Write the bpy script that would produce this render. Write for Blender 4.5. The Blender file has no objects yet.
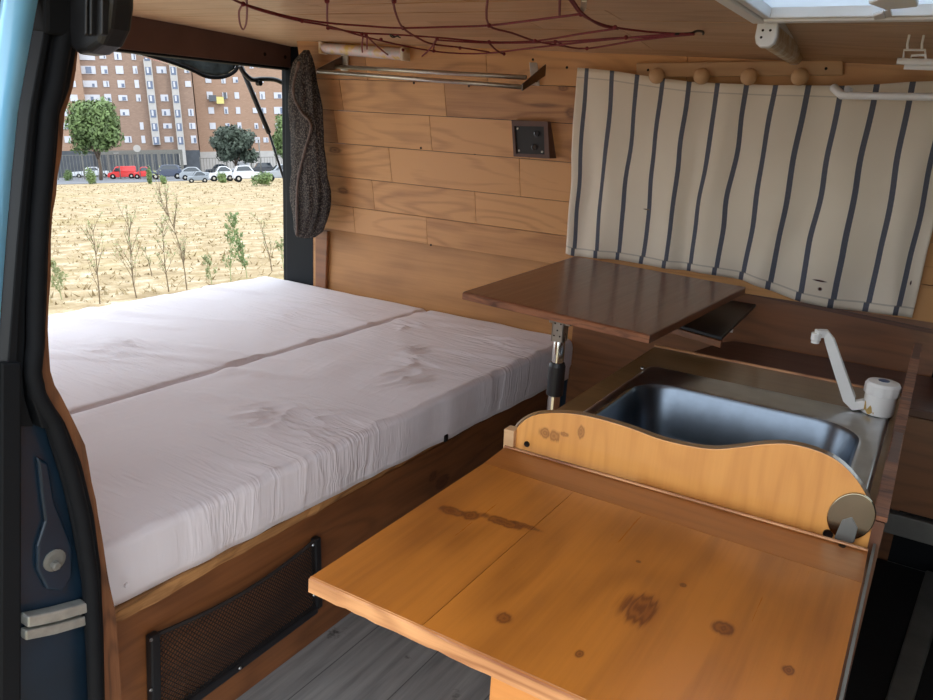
import bpy, bmesh, math, random
from mathutils import Vector, Matrix, noise
random.seed(7)
C = bpy.context.scene.collection
V = Vector
PI = math.pi
# ------------------------------------------------------------------ camera frame of the van
F = 771.531
CAM = V((1.974, -2.01, 0.98))
def basis(yaw, pitch, roll):
    y, p, r = [math.radians(a) for a in (yaw, pitch, roll)]
    fw = V((-math.sin(y)*math.cos(p), math.cos(y)*math.cos(p), math.sin(p)))
    rt = V((math.cos(y), math.sin(y), 0)); up = rt.cross(fw)
    return math.cos(r)*rt + math.sin(r)*up, -math.sin(r)*rt + math.cos(r)*up, fw
RT, UP, FW = basis(30.864, -16.45, 3.402)
def at(px, py, ax, val):
    """point of the place lying on the plane ax = val, measured from the photograph"""
    d = FW + RT*(px-466.5)/F + UP*(350-py)/F
    i = 'xyz'.index(ax)
    return CAM + d*((val-CAM[i])/d[i])
# gravity frame of the ground outside (the van stands a few degrees off level)
r2, u2, f2 = basis(30.864, -14.0, -1.2)
def w_of(v):            # level-world vector -> van frame
    return RT*v.dot(r2) + UP*v.dot(u2) + FW*v.dot(f2)
az = math.radians(30.864+20.7)
GS = w_of(V((math.cos(az), math.sin(az), 0)))
GD = w_of(V((-math.sin(az), math.cos(az), 0)))
GZ = w_of(V((0, 0, 1)))
HC = 1.9
def G(s, d, z): return CAM + GS*s + GD*d + GZ*(z-HC)
GM = Matrix((GS, GD, GZ)).transposed().to_4x4()
def gpix(px, py, D):    # photograph -> (S, Z) at distance D
    d = FW + RT*(px-466.5)/F + UP*(350-py)/F
    t = D/d.dot(GD)
    return d.dot(GS)*t, d.dot(GZ)*t + HC
def gground(px, py):
    d = FW + RT*(px-466.5)/F + UP*(350-py)/F
    t = -HC/d.dot(GZ)
    return d.dot(GS)*t, d.dot(GD)*t
# ------------------------------------------------------------------ helpers
ORG = {}
def link(o, parent=None):
    C.objects.link(o)
    if parent: o.parent = parent
def tag(o, label=None, cat=None, group=None, kind=None):
    if label: o['label'] = label
    if cat: o['category'] = cat
    if group: o['group'] = group
    if kind: o['kind'] = kind
    return o
def thing(name, label, cat, loc, group=None, rot=None):
    o = bpy.data.objects.new(name, None); o.empty_display_size = .05
    C.objects.link(o); loc = V(loc)
    o.matrix_world = Matrix.Translation(loc) @ (rot if rot else Matrix())
    ORG[o.name] = loc if rot is None else V((0, 0, 0))
    return tag(o, label, cat, group)
def obj(name, bm, mats, parent=None, smooth=False, bevel=0, seg=2, sub=0, angle=35):
    """link one bmesh as one object; vertices are given in van coordinates"""
    if not isinstance(mats, (list, tuple)): mats = [mats]
    bmesh.ops.recalc_face_normals(bm, faces=bm.faces)
    if parent is not None: org = ORG[parent.name]
    if parent is None:
        xs = [v.co for v in bm.verts]
        lo = V([min(c[i] for c in xs) for i in range(3)]); hi = V([max(c[i] for c in xs) for i in range(3)])
        loc = V(((lo.x+hi.x)/2, (lo.y+hi.y)/2, lo.z))
    else: loc = V(org)
    bmesh.ops.translate(bm, vec=-loc, verts=bm.verts)
    me = bpy.data.meshes.new(name); bm.to_mesh(me); bm.free()
    for m in mats: me.materials.append(m)
    o = bpy.data.objects.new(name, me); link(o, parent)
    if parent is None: o.location = loc
    ORG[o.name] = loc
    if smooth:
        for p in me.polygons: p.use_smooth = True
    if bevel:
        md = o.modifiers.new('bevel', 'BEVEL'); md.width = bevel; md.segments = seg; md.limit_method = 'ANGLE'; md.angle_limit = math.radians(angle)
    if sub:
        md = o.modifiers.new('sub', 'SUBSURF'); md.levels = sub; md.render_levels = sub
    return o
def struct(name, bm, mats, **k): return tag(obj(name, bm, mats, **k), kind='structure')
def BM(): return bmesh.new()
def box(bm, lo, hi, mi=0):
    lo, hi = V(lo), V(hi)
    vs = [bm.verts.new((x, y, z)) for x in (lo.x, hi.x) for y in (lo.y, hi.y) for z in (lo.z, hi.z)]
    for q in ((0,1,3,2),(4,6,7,5),(0,4,5,1),(2,3,7,6),(0,2,6,4),(1,5,7,3)):
        bm.faces.new([vs[i] for i in q]).material_index = mi
    return vs
def obox(bm, c, ax, ay, az_, hx, hy, hz, mi=0):
    vs = [bm.verts.new(V(c)+ax*hx*i+ay*hy*j+az_*hz*k) for i in (-1,1) for j in (-1,1) for k in (-1,1)]
    for q in ((0,1,3,2),(4,6,7,5),(0,4,5,1),(2,3,7,6),(0,2,6,4),(1,5,7,3)):
        bm.faces.new([vs[i] for i in q]).material_index = mi
def prism(bm, pts, off, mi=0):
    off = V(off); a = [bm.verts.new(V(p)) for p in pts]; b = [bm.verts.new(V(p)+off) for p in pts]
    n = len(pts)
    bm.faces.new(a).material_index = mi; bm.faces.new(b[::-1]).material_index = mi
    for i in range(n): bm.faces.new((a[i], b[i], b[(i+1)%n], a[(i+1)%n])).material_index = mi
def frame_of(t):
    t = t.normalized(); r = V((0,0,1)) if abs(t.z) < .9 else V((1,0,0))
    a = t.cross(r).normalized(); return a, t.cross(a).normalized()
def loft(bm, rings, caps=True, mi=0):
    R = [[bm.verts.new(V(p)) for p in r] for r in rings]; n = len(R[0])
    for a, b in zip(R, R[1:]):
        for i in range(n): bm.faces.new((a[i], a[(i+1)%n], b[(i+1)%n], b[i])).material_index = mi
    if caps:
        bm.faces.new(R[0][::-1]).material_index = mi; bm.faces.new(R[-1]).material_index = mi
    return R
def tube(bm, pts, r, n=8, mi=0):
    pts = [V(p) for p in pts]; rs = r if isinstance(r, (list, tuple)) else [r]*len(pts)
    rings = []; a = None
    for i, p in enumerate(pts):
        t = (pts[min(i+1, len(pts)-1)] - pts[max(i-1, 0)])
        if t.length < 1e-9: t = V((0,0,1))
        t.normalize()
        if a is None: a, b = frame_of(t)
        else:
            a = (a - t*a.dot(t)).normalized(); b = t.cross(a)
        rings.append([p + (a*math.cos(k*2*PI/n) + b*math.sin(k*2*PI/n))*rs[i] for k in range(n)])
    loft(bm, rings, True, mi)
def smooth_pts(pts, k=6):
    pts = [V(p) for p in pts]; out = []
    for i in range(len(pts)-1):
        p0, p1, p2, p3 = pts[max(i-1,0)], pts[i], pts[i+1], pts[min(i+2, len(pts)-1)]
        for j in range(k):
            t = j/k
            out.append(.5*((2*p1)+(-p0+p2)*t+(2*p0-5*p1+4*p2-p3)*t*t+(-p0+3*p1-3*p2+p3)*t**3))
    out.append(pts[-1]); return out
def lathe(bm, c, axis, prof, n=24, mi=0):
    axis = V(axis).normalized(); a, b = frame_of(axis); c = V(c)
    loft(bm, [[c + axis*h + (a*math.cos(k*2*PI/n)+b*math.sin(k*2*PI/n))*max(r, 1e-4) for k in range(n)] for r, h in prof], True, mi)
def interp(poly, y):     # x of a polyline (x,y) at height y
    for (x0, y0), (x1, y1) in zip(poly, poly[1:]):
        if y0 <= y <= y1: return x0 + (x1-x0)*(y-y0)/(y1-y0)
    return poly[0][0] if y < poly[0][1] else poly[-1][0]
# ------------------------------------------------------------------ materials
def lin(c):
    return tuple((x/12.92 if x <= .04045 else ((x+.055)/1.055)**2.4) for x in [v/255 for v in c]) + (1,)
class N:
    def __init__(s, name):
        s.m = bpy.data.materials.new(name); s.m.use_nodes = True; s.t = s.m.node_tree
        s.b = s.t.nodes['Principled BSDF']
    def n(s, typ, **k):
        o = s.t.nodes.new(typ)
        for a, v in k.items():
            if a.startswith('i_'):
                key = a[2:]; key = int(key) if key.isdigit() else key.replace('_', ' ')
                o.inputs[key].default_value = v
            else: setattr(o, a, v)
        return o
    def l(s, a, b): s.t.links.new(a, b)
    def math(s, op, a, b=None, c=None, clamp=False):
        o = s.n('ShaderNodeMath', operation=op, use_clamp=clamp)
        for i, v in enumerate((a, b, c)):
            if v is None: continue
            if isinstance(v, (int, float)): o.inputs[i].default_value = v
            else: s.l(v, o.inputs[i])
        return o.outputs[0]
    def mix(s, f, a, b, mode='MIX'):
        o = s.n('ShaderNodeMix', data_type='RGBA', blend_type=mode)
        for i, v in ((0, f), (6, a), (7, b)):
            if isinstance(v, (int, float, tuple)): o.inputs[i].default_value = v
            else: s.l(v, o.inputs[i])
        return o.outputs[2]
    def ramp(s, f, stops):
        o = s.n('ShaderNodeValToRGB'); s.l(f, o.inputs[0]); e = o.color_ramp.elements
        while len(e) < len(stops): e.new(.5)
        for q, (p, c) in zip(e, stops): q.position = p; q.color = c
        return o.outputs[0]
def simple(name, rgb, rough=.5, metal=0, var=.08, scale=30, coat=0, bump=0, spec=.5, noise_col=None):
    k = N(name); tc = k.n('ShaderNodeTexCoord'); nz = k.n('ShaderNodeTexNoise', i_Scale=scale, i_Detail=4.0)
    k.l(tc.outputs['Object'], nz.inputs['Vector'])
    c = lin(rgb); d = noise_col and lin(noise_col) or tuple(x*(1-2.5*var) for x in c[:3])+(1,)
    r = k.ramp(nz.outputs['Fac'], [(.35, d), (.65, c)])
    k.l(r, k.b.inputs['Base Color'])
    k.b.inputs['Roughness'].default_value = rough; k.b.inputs['Metallic'].default_value = metal
    k.b.inputs['Coat Weight'].default_value = coat; k.b.inputs['Coat Roughness'].default_value = .08
    k.b.inputs['Specular IOR Level'].default_value = spec
    if bump:
        bp = k.n('ShaderNodeBump', i_Strength=bump, i_Distance=.002); k.l(nz.outputs['Fac'], bp.inputs['Height']); k.l(bp.outputs[0], k.b.inputs['Normal'])
    return k.m
def wood(name, light, dark, axis='x', scale=1.0, rough=.45, coat=0.0, contrast=.6, knots=(), rnd=False, tint=.25, blot=.3, kcol=(70, 34, 16), lines=1.0, kop=.8):
    """pine: stretched noise + distorted growth-ring bands along `axis`"""
    k = N(name); tc = k.n('ShaderNodeTexCoord'); vec = tc.outputs['Object']
    i = 'xyz'.index(axis)
    if rnd:
        at_ = k.n('ShaderNodeAttribute', attribute_name='rnd')
        cb = k.n('ShaderNodeCombineXYZ')
        for q in range(3): k.l(k.math('MULTIPLY', at_.outputs['Fac'], 17.3+5*q), cb.inputs[q])
        ad = k.n('ShaderNodeVectorMath', operation='ADD'); k.l(vec, ad.inputs[0]); k.l(cb.outputs[0], ad.inputs[1]); vec2 = ad.outputs[0]
    else: vec2 = vec
    def mapped(s_along, s_across):
        m = k.n('ShaderNodeMapping'); k.l(vec2, m.inputs[0]); s = [s_across*scale]*3; s[i] = s_along*scale
        m.inputs['Scale'].default_value = s; return m.outputs[0]
    big = k.n('ShaderNodeTexNoise', i_Scale=1.0, i_Detail=2.0); k.l(mapped(1.2, 7), big.inputs['Vector'])
    ring = k.math('SINE', k.math('MULTIPLY', big.outputs['Fac'], 75.0*lines))
    ring = k.math('MULTIPLY_ADD', ring, .5, .5)
    ring = k.math('POWER', ring, 2.2)
    fine = k.n('ShaderNodeTexNoise', i_Scale=1.0, i_Detail=5.0, i_Roughness=.65); k.l(mapped(5, 140), fine.inputs['Vector'])
    blo = k.n('ShaderNodeTexNoise', i_Scale=1.0, i_Detail=3.0); k.l(mapped(4, 9), blo.inputs['Vector'])
    f = k.math('MULTIPLY', ring, .42*contrast)
    f = k.math('ADD', f, k.math('MULTIPLY', k.math('SUBTRACT', fine.outputs['Fac'], .35), .9*contrast))
    f = k.math('ADD', f, k.math('MULTIPLY', k.math('SUBTRACT', blo.outputs['Fac'], .45), 2.2*blot), clamp=True)
    if rnd: f = k.math('ADD', f, k.math('MULTIPLY', k.math('SUBTRACT', at_.outputs['Fac'], .5), tint*2), clamp=True)
    col = k.mix(f, lin(light), lin(dark))
    for (kx, ky, kz, r, st) in knots:
        pos = k.n('ShaderNodeNewGeometry').outputs['Position']
        sb = k.n('ShaderNodeVectorMath', operation='SUBTRACT', i_1=(kx, ky, kz)); k.l(pos, sb.inputs[0])
        s = [1/r]*3; s[i] = 1/(r*st)
        ml = k.n('ShaderNodeVectorMath', operation='MULTIPLY', i_1=s); k.l(sb.outputs[0], ml.inputs[0])
        le = k.n('ShaderNodeVectorMath', operation='LENGTH'); k.l(ml.outputs[0], le.inputs[0])
        d = k.math('ADD', le.outputs['Value'], k.math('MULTIPLY', k.math('SUBTRACT', fine.outputs['Fac'], .5), 1.6))
        kf = k.math('SUBTRACT', 1.15, d, clamp=True)
        kf = k.math('MULTIPLY', k.math('MULTIPLY', kf, 2.2, clamp=True), kop)
        kf = k.math('MULTIPLY', kf, k.math('MULTIPLY_ADD', k.math('SINE', k.math('MULTIPLY', d, 11.0)), .2, .95), clamp=True)
        col = k.mix(kf, col, lin(kcol))
    k.l(col, k.b.inputs['Base Color'])
    rr = k.math('MULTIPLY_ADD', fine.outputs['Fac'], .15, rough-.07); k.l(rr, k.b.inputs['Roughness'])
    k.b.inputs['Coat Weight'].default_value = coat; k.b.inputs['Coat Roughness'].default_value = .18
    bp = k.n('ShaderNodeBump', i_Strength=.25, i_Distance=.0008); k.l(fine.outputs['Fac'], bp.inputs['Height'])
    k.l(bp.outputs[0], k.b.inputs['Normal'])
    return k.m
M = {}
PK = [tuple(at(a, b, 'y', yy))+(r, st) for a, b, yy, r, st in ((532,103.5,-.10,.006,3),(545,104,-.10,.012,5),(572,113,-.10,.016,1.4),(344,190,-.04,.013,2.2),(410,201,-.03,.010,1.3),(570,203,-.03,.012,1.5),(573,180,-.05,.012,1.3),(563,88,-.12,.008,2),(486,205,-.03,.010,2.5),(335,150,-.07,.011,2.5))]
M['plank'] = wood('pine_planks', (208, 154, 100), (136, 86, 50), 'x', 1.0, .42, .12, .75, rnd=True, tint=.34, blot=.34, knots=PK, kop=.6, kcol=(84, 48, 34))
M['ceil'] = wood('pale_pine_ceiling', (204, 166, 130), (146, 106, 76), 'x', .8, .45, .12, .5, rnd=True, tint=.16, blot=.2)
M['ply'] = wood('plywood', (190, 136, 80), (134, 88, 48), 'x', .9, .5, .05, .7, blot=.5, lines=.35)
M['brown'] = wood('brown_stained_wood', (136, 86, 50), (78, 46, 26), 'x', 1.0, .4, .25, .6, blot=.3)
M['darkpanel'] = wood('dark_brown_panel', (96, 56, 36), (60, 34, 22), 'x', 1.0, .45, .2, .4, blot=.25)
M['bedfront'] = wood('stained_pine_bed_front', (134, 84, 48), (70, 38, 20), 'y', 1.0, .45, .15, .7, blot=.3, knots=[(1.1, -.62, .17, .018, 1.6), (1.1, -.66, .2, .012, 1.5)])
M['rough'] = wood('rough_sawn_edge', (186, 136, 84), (96, 58, 30), 'y', 2.2, .8, 0, 1.0, blot=.7)
M['header'] = simple('reddish_brown_painted_beam', (98, 72, 64), .55, 0, .06, 12)
TOPK = [(1.565, -1.295, .533, .010, 1.2), (1.605, -1.285, .533, .028, .34), (1.543, -1.300, .533, .020, .5), (1.632, -1.277, .533, .022, .25), (1.695, -1.445, .533, .010, 1.1), (1.795, -1.352, .533, .019, 1.6), (1.872, -1.334, .533, .010, 1.2), (1.935, -1.36, .533, .006, 1.2), (1.765, -1.27, .533, .003, 1), (1.818, -1.285, .533, .004, 1.1), (1.775, -1.45, .533, .004, 1.6)]
M['worktop'] = wood('varnished_orange_pine', (176, 106, 38), (106, 56, 18), 'y', 1.0, .3, .4, .7, lines=.55, knots=TOPK, blot=.6, kcol=(84, 36, 14), rnd=True, tint=.1, kop=.72)
M['band'] = wood('varnished_cross_grain_band', (158, 94, 38), (108, 58, 22), 'x', 1.0, .34, .2, .5, blot=.25)
M['edge'] = wood('light_varnished_edge', (208, 150, 100), (128, 72, 40), 'x', 1.6, .35, .3, .9, blot=.7)
M['board'] = wood('varnished_pine_backboard', (226, 160, 86), (188, 118, 56), 'z', 1.3, .32, .4, .5, blot=.2, knots=[(1.56, -1.058, .555, .010, 1), (1.545, -1.058, .556, .010, .8), (1.575, -1.058, .562, .007, .6), (1.60, -1.058, .572, .006, 1.6)], kcol=(110, 58, 28), kop=.55)
M['table'] = wood('dark_varnished_table', (112, 62, 34), (76, 38, 20), 'y', .9, .38, .35, .4, blot=.28)
M['sinktop'] = wood('brown_varnished_sink_surround', (128, 98, 62), (88, 64, 38), 'x', 1.0, .3, .4, .5, blot=.3)
M['tedge'] = wood('worn_table_edge', (150, 96, 64), (84, 48, 32), 'x', 3, .6, 0, 1, blot=.9)
M['rail'] = wood('raw_beech', (202, 162, 120), (170, 126, 88), 'x', .8, .55, 0, .5, blot=.15)
M['drawer'] = wood('orange_pine_drawer', (216, 142, 74), (168, 98, 44), 'x', 1.0, .35, .35, .6, blot=.2)
M['steel'] = simple('stainless_steel', (190, 192, 194), .3, 1, .05, 25)
M['bowl'] = simple('scuffed_sink_steel', (120, 130, 142), .3, 1, .04, 40)
M['alu'] = simple('brushed_aluminium', (190, 186, 178), .32, 1, .06, 60)
M['darkmetal'] = simple('dark_bronze_metal', (120, 108, 98), .35, 1, .06, 60)
M['screw'] = simple('dark_screw', (34, 28, 26), .5, .6)
M['chrome'] = simple('chrome', (214, 214, 210), .12, 1, .02)
M['white'] = simple('white_plastic', (240, 240, 240), .35, 0, .02, 14)
M['oldwhite'] = simple('yellowed_white_plastic', (226, 218, 204), .4, 0, .06, 40, noise_col=(196, 164, 108))
M['tap'] = simple('white_tap_plastic', (240, 238, 234), .25, 0, .015, 20, coat=.3)
M['limescale'] = simple('yellow_limescale', (206, 170, 96), .6, 0, .1, 80)
M['bluecap'] = simple('blue_grey_cap', (60, 76, 110), .4)
M['black'] = simple('black_plastic', (24, 24, 27), .45, 0, .05)
M['rubber'] = simple('black_rubber', (15, 17, 21), .75, 0, .08, 60, spec=.2)
M['blackpaint'] = simple('black_paint', (16, 19, 23), .6, 0, .05, 10, spec=.2)
M['teal'] = simple('dark_teal_car_paint', (20, 42, 60), .4, 0, .2, 5, coat=.3)
M['sky_sheen'] = simple('teal_paint_sky_reflection', (134, 204, 246), .3, 0, .02, 5, coat=.8)  # teal body paint with the sky's reflection put into its colour
M['cord'] = simple('dark_red_elastic_cord', (134, 40, 52), .7, 0, .2, 300)
M['net'] = simple('black_netting', (38, 32, 30), .8)
M['matting'] = simple('black_rubber_mat', (22, 22, 24), .7, 0, .1, 60)
M['greymetal'] = simple('grey_painted_metal', (118, 116, 110), .6, .2, .12, 12)
M['slate'] = simple('dark_slate_wall', (70, 74, 80), .8, 0, .1, 1)
M['glassdark'] = simple('tinted_glass', (40, 48, 56), .08, 0, .02, 3, coat=.5)
def net_cloth():
    k = N('charcoal_knit'); tc = k.n('ShaderNodeTexCoord')
    mp = k.n('ShaderNodeMapping'); mp.inputs['Scale'].default_value = (1, 1, .8); k.l(tc.outputs['Object'], mp.inputs[0])
    vo = k.n('ShaderNodeTexVoronoi', i_Scale=210.0); k.l(mp.outputs[0], vo.inputs['Vector'])
    nz = k.n('ShaderNodeTexNoise', i_Scale=9.0); k.l(tc.outputs['Object'], nz.inputs['Vector'])
    c = k.ramp(vo.outputs['Distance'], [(.1, lin((130, 120, 110))), (.6, lin((44, 38, 36)))])
    c = k.mix(k.math('MULTIPLY', nz.outputs['Fac'], .8), c, lin((44, 38, 36)))
    k.l(c, k.b.inputs['Base Color']); k.b.inputs['Roughness'].default_value = .95
    bp = k.n('ShaderNodeBump', i_Strength=.8, i_Distance=.003); k.l(vo.outputs['Distance'], bp.inputs['Height']); k.l(bp.outputs[0], k.b.inputs['Normal'])
    return k.m
M['knit'] = net_cloth()
def sheet():
    k = N('white_cotton_sheet'); tc = k.n('ShaderNodeTexCoord')
    def nz(sc, rot, scale, det=3.0):
        mp = k.n('ShaderNodeMapping'); mp.inputs['Scale'].default_value = sc; mp.inputs['Rotation'].default_value = (0, 0, rot)
        k.l(tc.outputs['Object'], mp.inputs[0])
        q = k.n('ShaderNodeTexNoise', i_Scale=scale, i_Detail=det, i_Roughness=.5); k.l(mp.outputs[0], q.inputs['Vector']); return q.outputs['Fac']
    a = nz((1, 7, 1), .5, 5.0); b = nz((6, 1, 1), .15, 8.0); m = nz((1, 1, 1), 0, 2.5); w = nz((1, 1, 1), 0, 900.0, 1.0)
    ra = k.math('POWER', k.math('SUBTRACT', 1.0, k.math('ABSOLUTE', k.math('MULTIPLY_ADD', a, 6.0, -3.0)), clamp=True), 2.0)
    rb = k.math('POWER', k.math('SUBTRACT', 1.0, k.math('ABSOLUTE', k.math('MULTIPLY_ADD', b, 6.0, -3.0)), clamp=True), 2.0)
    mk = k.math('MULTIPLY_ADD', m, 5.0, -2.2, clamp=True)
    h = k.math('ADD', k.math('MULTIPLY', k.math('MULTIPLY', ra, mk), 1.0), k.math('MULTIPLY', k.math('MULTIPLY', rb, k.math('SUBTRACT', 1.0, mk)), .22))
    h = k.math('ADD', h, k.math('MULTIPLY', a, .9))
    bp = k.n('ShaderNodeBump', i_Strength=.36, i_Distance=.006); k.l(h, bp.inputs['Height'])
    b2 = k.n('ShaderNodeBump', i_Strength=.1, i_Distance=.0005); k.l(w, b2.inputs['Height']); k.l(bp.outputs[0], b2.inputs['Normal'])
    k.l(b2.outputs[0], k.b.inputs['Normal'])
    c = k.mix(k.math('MULTIPLY', m, .5), lin((236, 230, 235)), lin((222, 214, 222)))
    k.l(c, k.b.inputs['Base Color']); k.b.inputs['Roughness'].default_value = .85
    k.b.inputs['Sheen Weight'].default_value = .2
    return k.m
M['sheet'] = sheet()
def towel_mat():
    k = N('striped_canvas_towel'); uv = k.n('ShaderNodeUVMap', uv_map='uv'); sp = k.n('ShaderNodeSeparateXYZ'); k.l(uv.outputs[0], sp.inputs[0])
    u, v = sp.outputs[0], sp.outputs[1]
    us = k.math('ADD', u, k.math('MULTIPLY', k.math('LESS_THAN', v, .045), .06))
    fr = k.math('FRACT', k.math('ADD', us, .5))
    d = k.math('ABSOLUTE', k.math('SUBTRACT', fr, .5))
    st = k.math('LESS_THAN', d, .085)
    nz = k.n('ShaderNodeTexNoise', i_Scale=7.0, i_Detail=3.0); tc = k.n('ShaderNodeTexCoord'); k.l(tc.outputs['Object'], nz.inputs['Vector'])
    fn = k.n('ShaderNodeTexNoise', i_Scale=500.0, i_Detail=1.0); k.l(tc.outputs['Object'], fn.inputs['Vector'])
    base = k.mix(nz.outputs['Fac'], lin((248, 238, 220)), lin((238, 225, 204)))
    dk = k.mix(fn.outputs['Fac'], lin((88, 90, 102)), lin((116, 118, 128)))
    c = k.mix(st, base, dk)
    hem = k.math('LESS_THAN', k.math('ABSOLUTE', k.math('SUBTRACT', v, .045)), .004)
    c = k.mix(k.math('MULTIPLY', hem, .35), c, lin((120, 112, 104)))
    hem2 = k.math('LESS_THAN', k.math('ABSOLUTE', k.math('SUBTRACT', v, .955)), .003)
    c = k.mix(k.math('MULTIPLY', hem2, .3), c, lin((120, 112, 104)))
    for (cu, cv, ru, rv) in ((9.55, .085, .07, .010), (9.5, .125, .22, .005), (2.9, .32, .14, .004), (12.2, .16, .03, .012)):
        du = k.math('DIVIDE', k.math('SUBTRACT', u, cu), ru); dv = k.math('DIVIDE', k.math('SUBTRACT', v, cv), rv)
        dd = k.math('ADD', k.math('MULTIPLY', du, du), k.math('MULTIPLY', dv, dv))
        c = k.mix(k.math('SUBTRACT', 1.3, dd, clamp=True), c, lin((70, 34, 26)) if ru < .3 and cu > 9 else lin((140, 122, 100)))
    k.l(c, k.b.inputs['Base Color']); k.b.inputs['Roughness'].default_value = .9
    bp = k.n('ShaderNodeBump', i_Strength=.2, i_Distance=.0006); k.l(fn.outputs['Fac'], bp.inputs['Height']); k.l(bp.outputs[0], k.b.inputs['Normal'])
    # thin canvas lets a little window light through
    tr = k.n('ShaderNodeBsdfTranslucent'); k.l(c, tr.inputs['Color'])
    ms = k.n('ShaderNodeMixShader', i_0=.2); out = k.t.nodes['Material Output']
    k.l(k.b.outputs[0], ms.inputs[1]); k.l(tr.outputs[0], ms.inputs[2]); k.l(ms.outputs[0], out.inputs[0])
    return k.m
M['towel'] = towel_mat()
def floor_mat():
    k = N('grey_wood_vinyl'); tc = k.n('ShaderNodeTexCoord')
    mp = k.n('ShaderNodeMapping'); mp.inputs['Scale'].default_value = (60, 4, 1); k.l(tc.outputs['Object'], mp.inputs[0])
    a = k.n('ShaderNodeTexNoise', i_Scale=1.0, i_Detail=5.0, i_Roughness=.6); k.l(mp.outputs[0], a.inputs['Vector'])
    c = k.ramp(a.outputs['Fac'], [(.3, lin((112, 112, 112))), (.7, lin((150, 149, 147)))])
    bk = k.n('ShaderNodeTexBrick', i_Scale=1.0, offset=.4); bk.inputs['Mortar Size'].default_value = .0012; bk.inputs['Brick Width'].default_value = .9; bk.inputs['Row Height'].default_value = .14
    mp2 = k.n('ShaderNodeMapping'); mp2.inputs['Rotation'].default_value = (0, 0, PI/2); k.l(tc.outputs['Object'], mp2.inputs[0]); k.l(mp2.outputs[0], bk.inputs['Vector'])
    c = k.mix(k.math('MULTIPLY', bk.outputs['Fac'], .7), c, lin((46, 46, 48)))
    d = k.n('ShaderNodeTexNoise', i_Scale=13.0, i_Detail=5.0, i_Roughness=.7); k.l(tc.outputs['Object'], d.inputs['Vector'])
    f = k.math('MULTIPLY_ADD', d.outputs['Fac'], 9.0, -5.55, clamp=True)
    c = k.mix(f, c, lin((44, 42, 40)))
    k.l(c, k.b.inputs['Base Color']); k.b.inputs['Roughness'].default_value = .5
    return k.m
M['floor'] = floor_mat()
def acrylic():
    k = N('milky_acrylic'); k.b.inputs['Base Color'].default_value = lin((236, 240, 244)); k.b.inputs['Roughness'].default_value = .3
    nz = k.n('ShaderNodeTexNoise', i_Scale=6.0, i_Detail=3.0)
    tr = k.n('ShaderNodeBsdfTranslucent'); c = k.mix(nz.outputs['Fac'], lin((230, 236, 242)), lin((200, 210, 220))); k.l(c, tr.inputs['Color'])
    ms = k.n('ShaderNodeMixShader', i_0=.6); out = k.t.nodes['Material Output']
    k.l(k.b.outputs[0], ms.inputs[1]); k.l(tr.outputs[0], ms.inputs[2]); k.l(ms.outputs[0], out.inputs[0])
    return k.m
M['acrylic'] = acrylic()
def glass():
    k = N('clear_glass'); gl = k.n('ShaderNodeBsdfGlossy', i_Roughness=.03); gl.inputs['Color'].default_value = (.8, .85, .9, 1)
    tp = k.n('ShaderNodeBsdfTransparent'); tp.inputs['Color'].default_value = (.86, .89, .88, 1)
    fr = k.n('ShaderNodeFresnel', i_IOR=1.5); ms = k.n('ShaderNodeMixShader'); k.l(fr.outputs[0], ms.inputs[0])
    k.l(tp.outputs[0], ms.inputs[1]); k.l(gl.outputs[0], ms.inputs[2]); k.l(ms.outputs[0], k.t.nodes['Material Output'].inputs[0])
    return k.m
M['glass'] = glass()
def field_mat():
    k = N('dry_grass_field'); tc = k.n('ShaderNodeTexCoord'); v = tc.outputs['Object']
    a = k.n('ShaderNodeTexNoise', i_Scale=.22, i_Detail=6.0, i_Roughness=.6); k.l(v, a.inputs['Vector'])
    b = k.n('ShaderNodeTexNoise', i_Scale=1.6, i_Detail=6.0, i_Roughness=.7); k.l(v, b.inputs['Vector'])
    f = k.n('ShaderNodeTexNoise', i_Scale=22.0, i_Detail=4.0, i_Roughness=.7); k.l(v, f.inputs['Vector'])
    c = k.ramp(b.outputs['Fac'], [(.3, lin((122, 106, 80))), (.5, lin((160, 142, 112))), (.68, lin((194, 182, 160)))])
    c = k.mix(k.math('MULTIPLY_ADD', a.outputs['Fac'], 4.0, -2.1, clamp=True), c, lin((146, 134, 88)))
    c = k.mix(k.math('MULTIPLY_ADD', f.outputs['Fac'], 3.0, -1.4, clamp=True), c, lin((132, 108, 72)))
    k.l(c, k.b.inputs['Base Color']); k.b.inputs['Roughness'].default_value = .95; k.b.inputs['Specular IOR Level'].default_value = .1
    return k.m
M['field'] = field_mat()
M['asphalt'] = simple('grey_asphalt', (104, 106, 112), .9, 0, .06, 3)
M['straw'] = simple('dry_straw', (168, 150, 116), .9, 0, .2, 3, noise_col=(136, 120, 90))
M['weed'] = simple('grey_green_weed', (150, 156, 112), .8, 0, .1, 3)
M['stem'] = simple('weed_stem', (112, 96, 74), .8, 0, .1, 3)
M['green'] = simple('bright_green_leaves', (104, 126, 72), .7, 0, .2, 1.2)
M['bush'] = simple('scrub_leaves', (116, 138, 84), .7, 0, .15, 1.2)
M['olive'] = simple('olive_leaves', (78, 90, 76), .7, 0, .2, 1.2)
M['bark'] = simple('grey_bark', (104, 88, 74), .9, 0, .15, 6)
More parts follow.
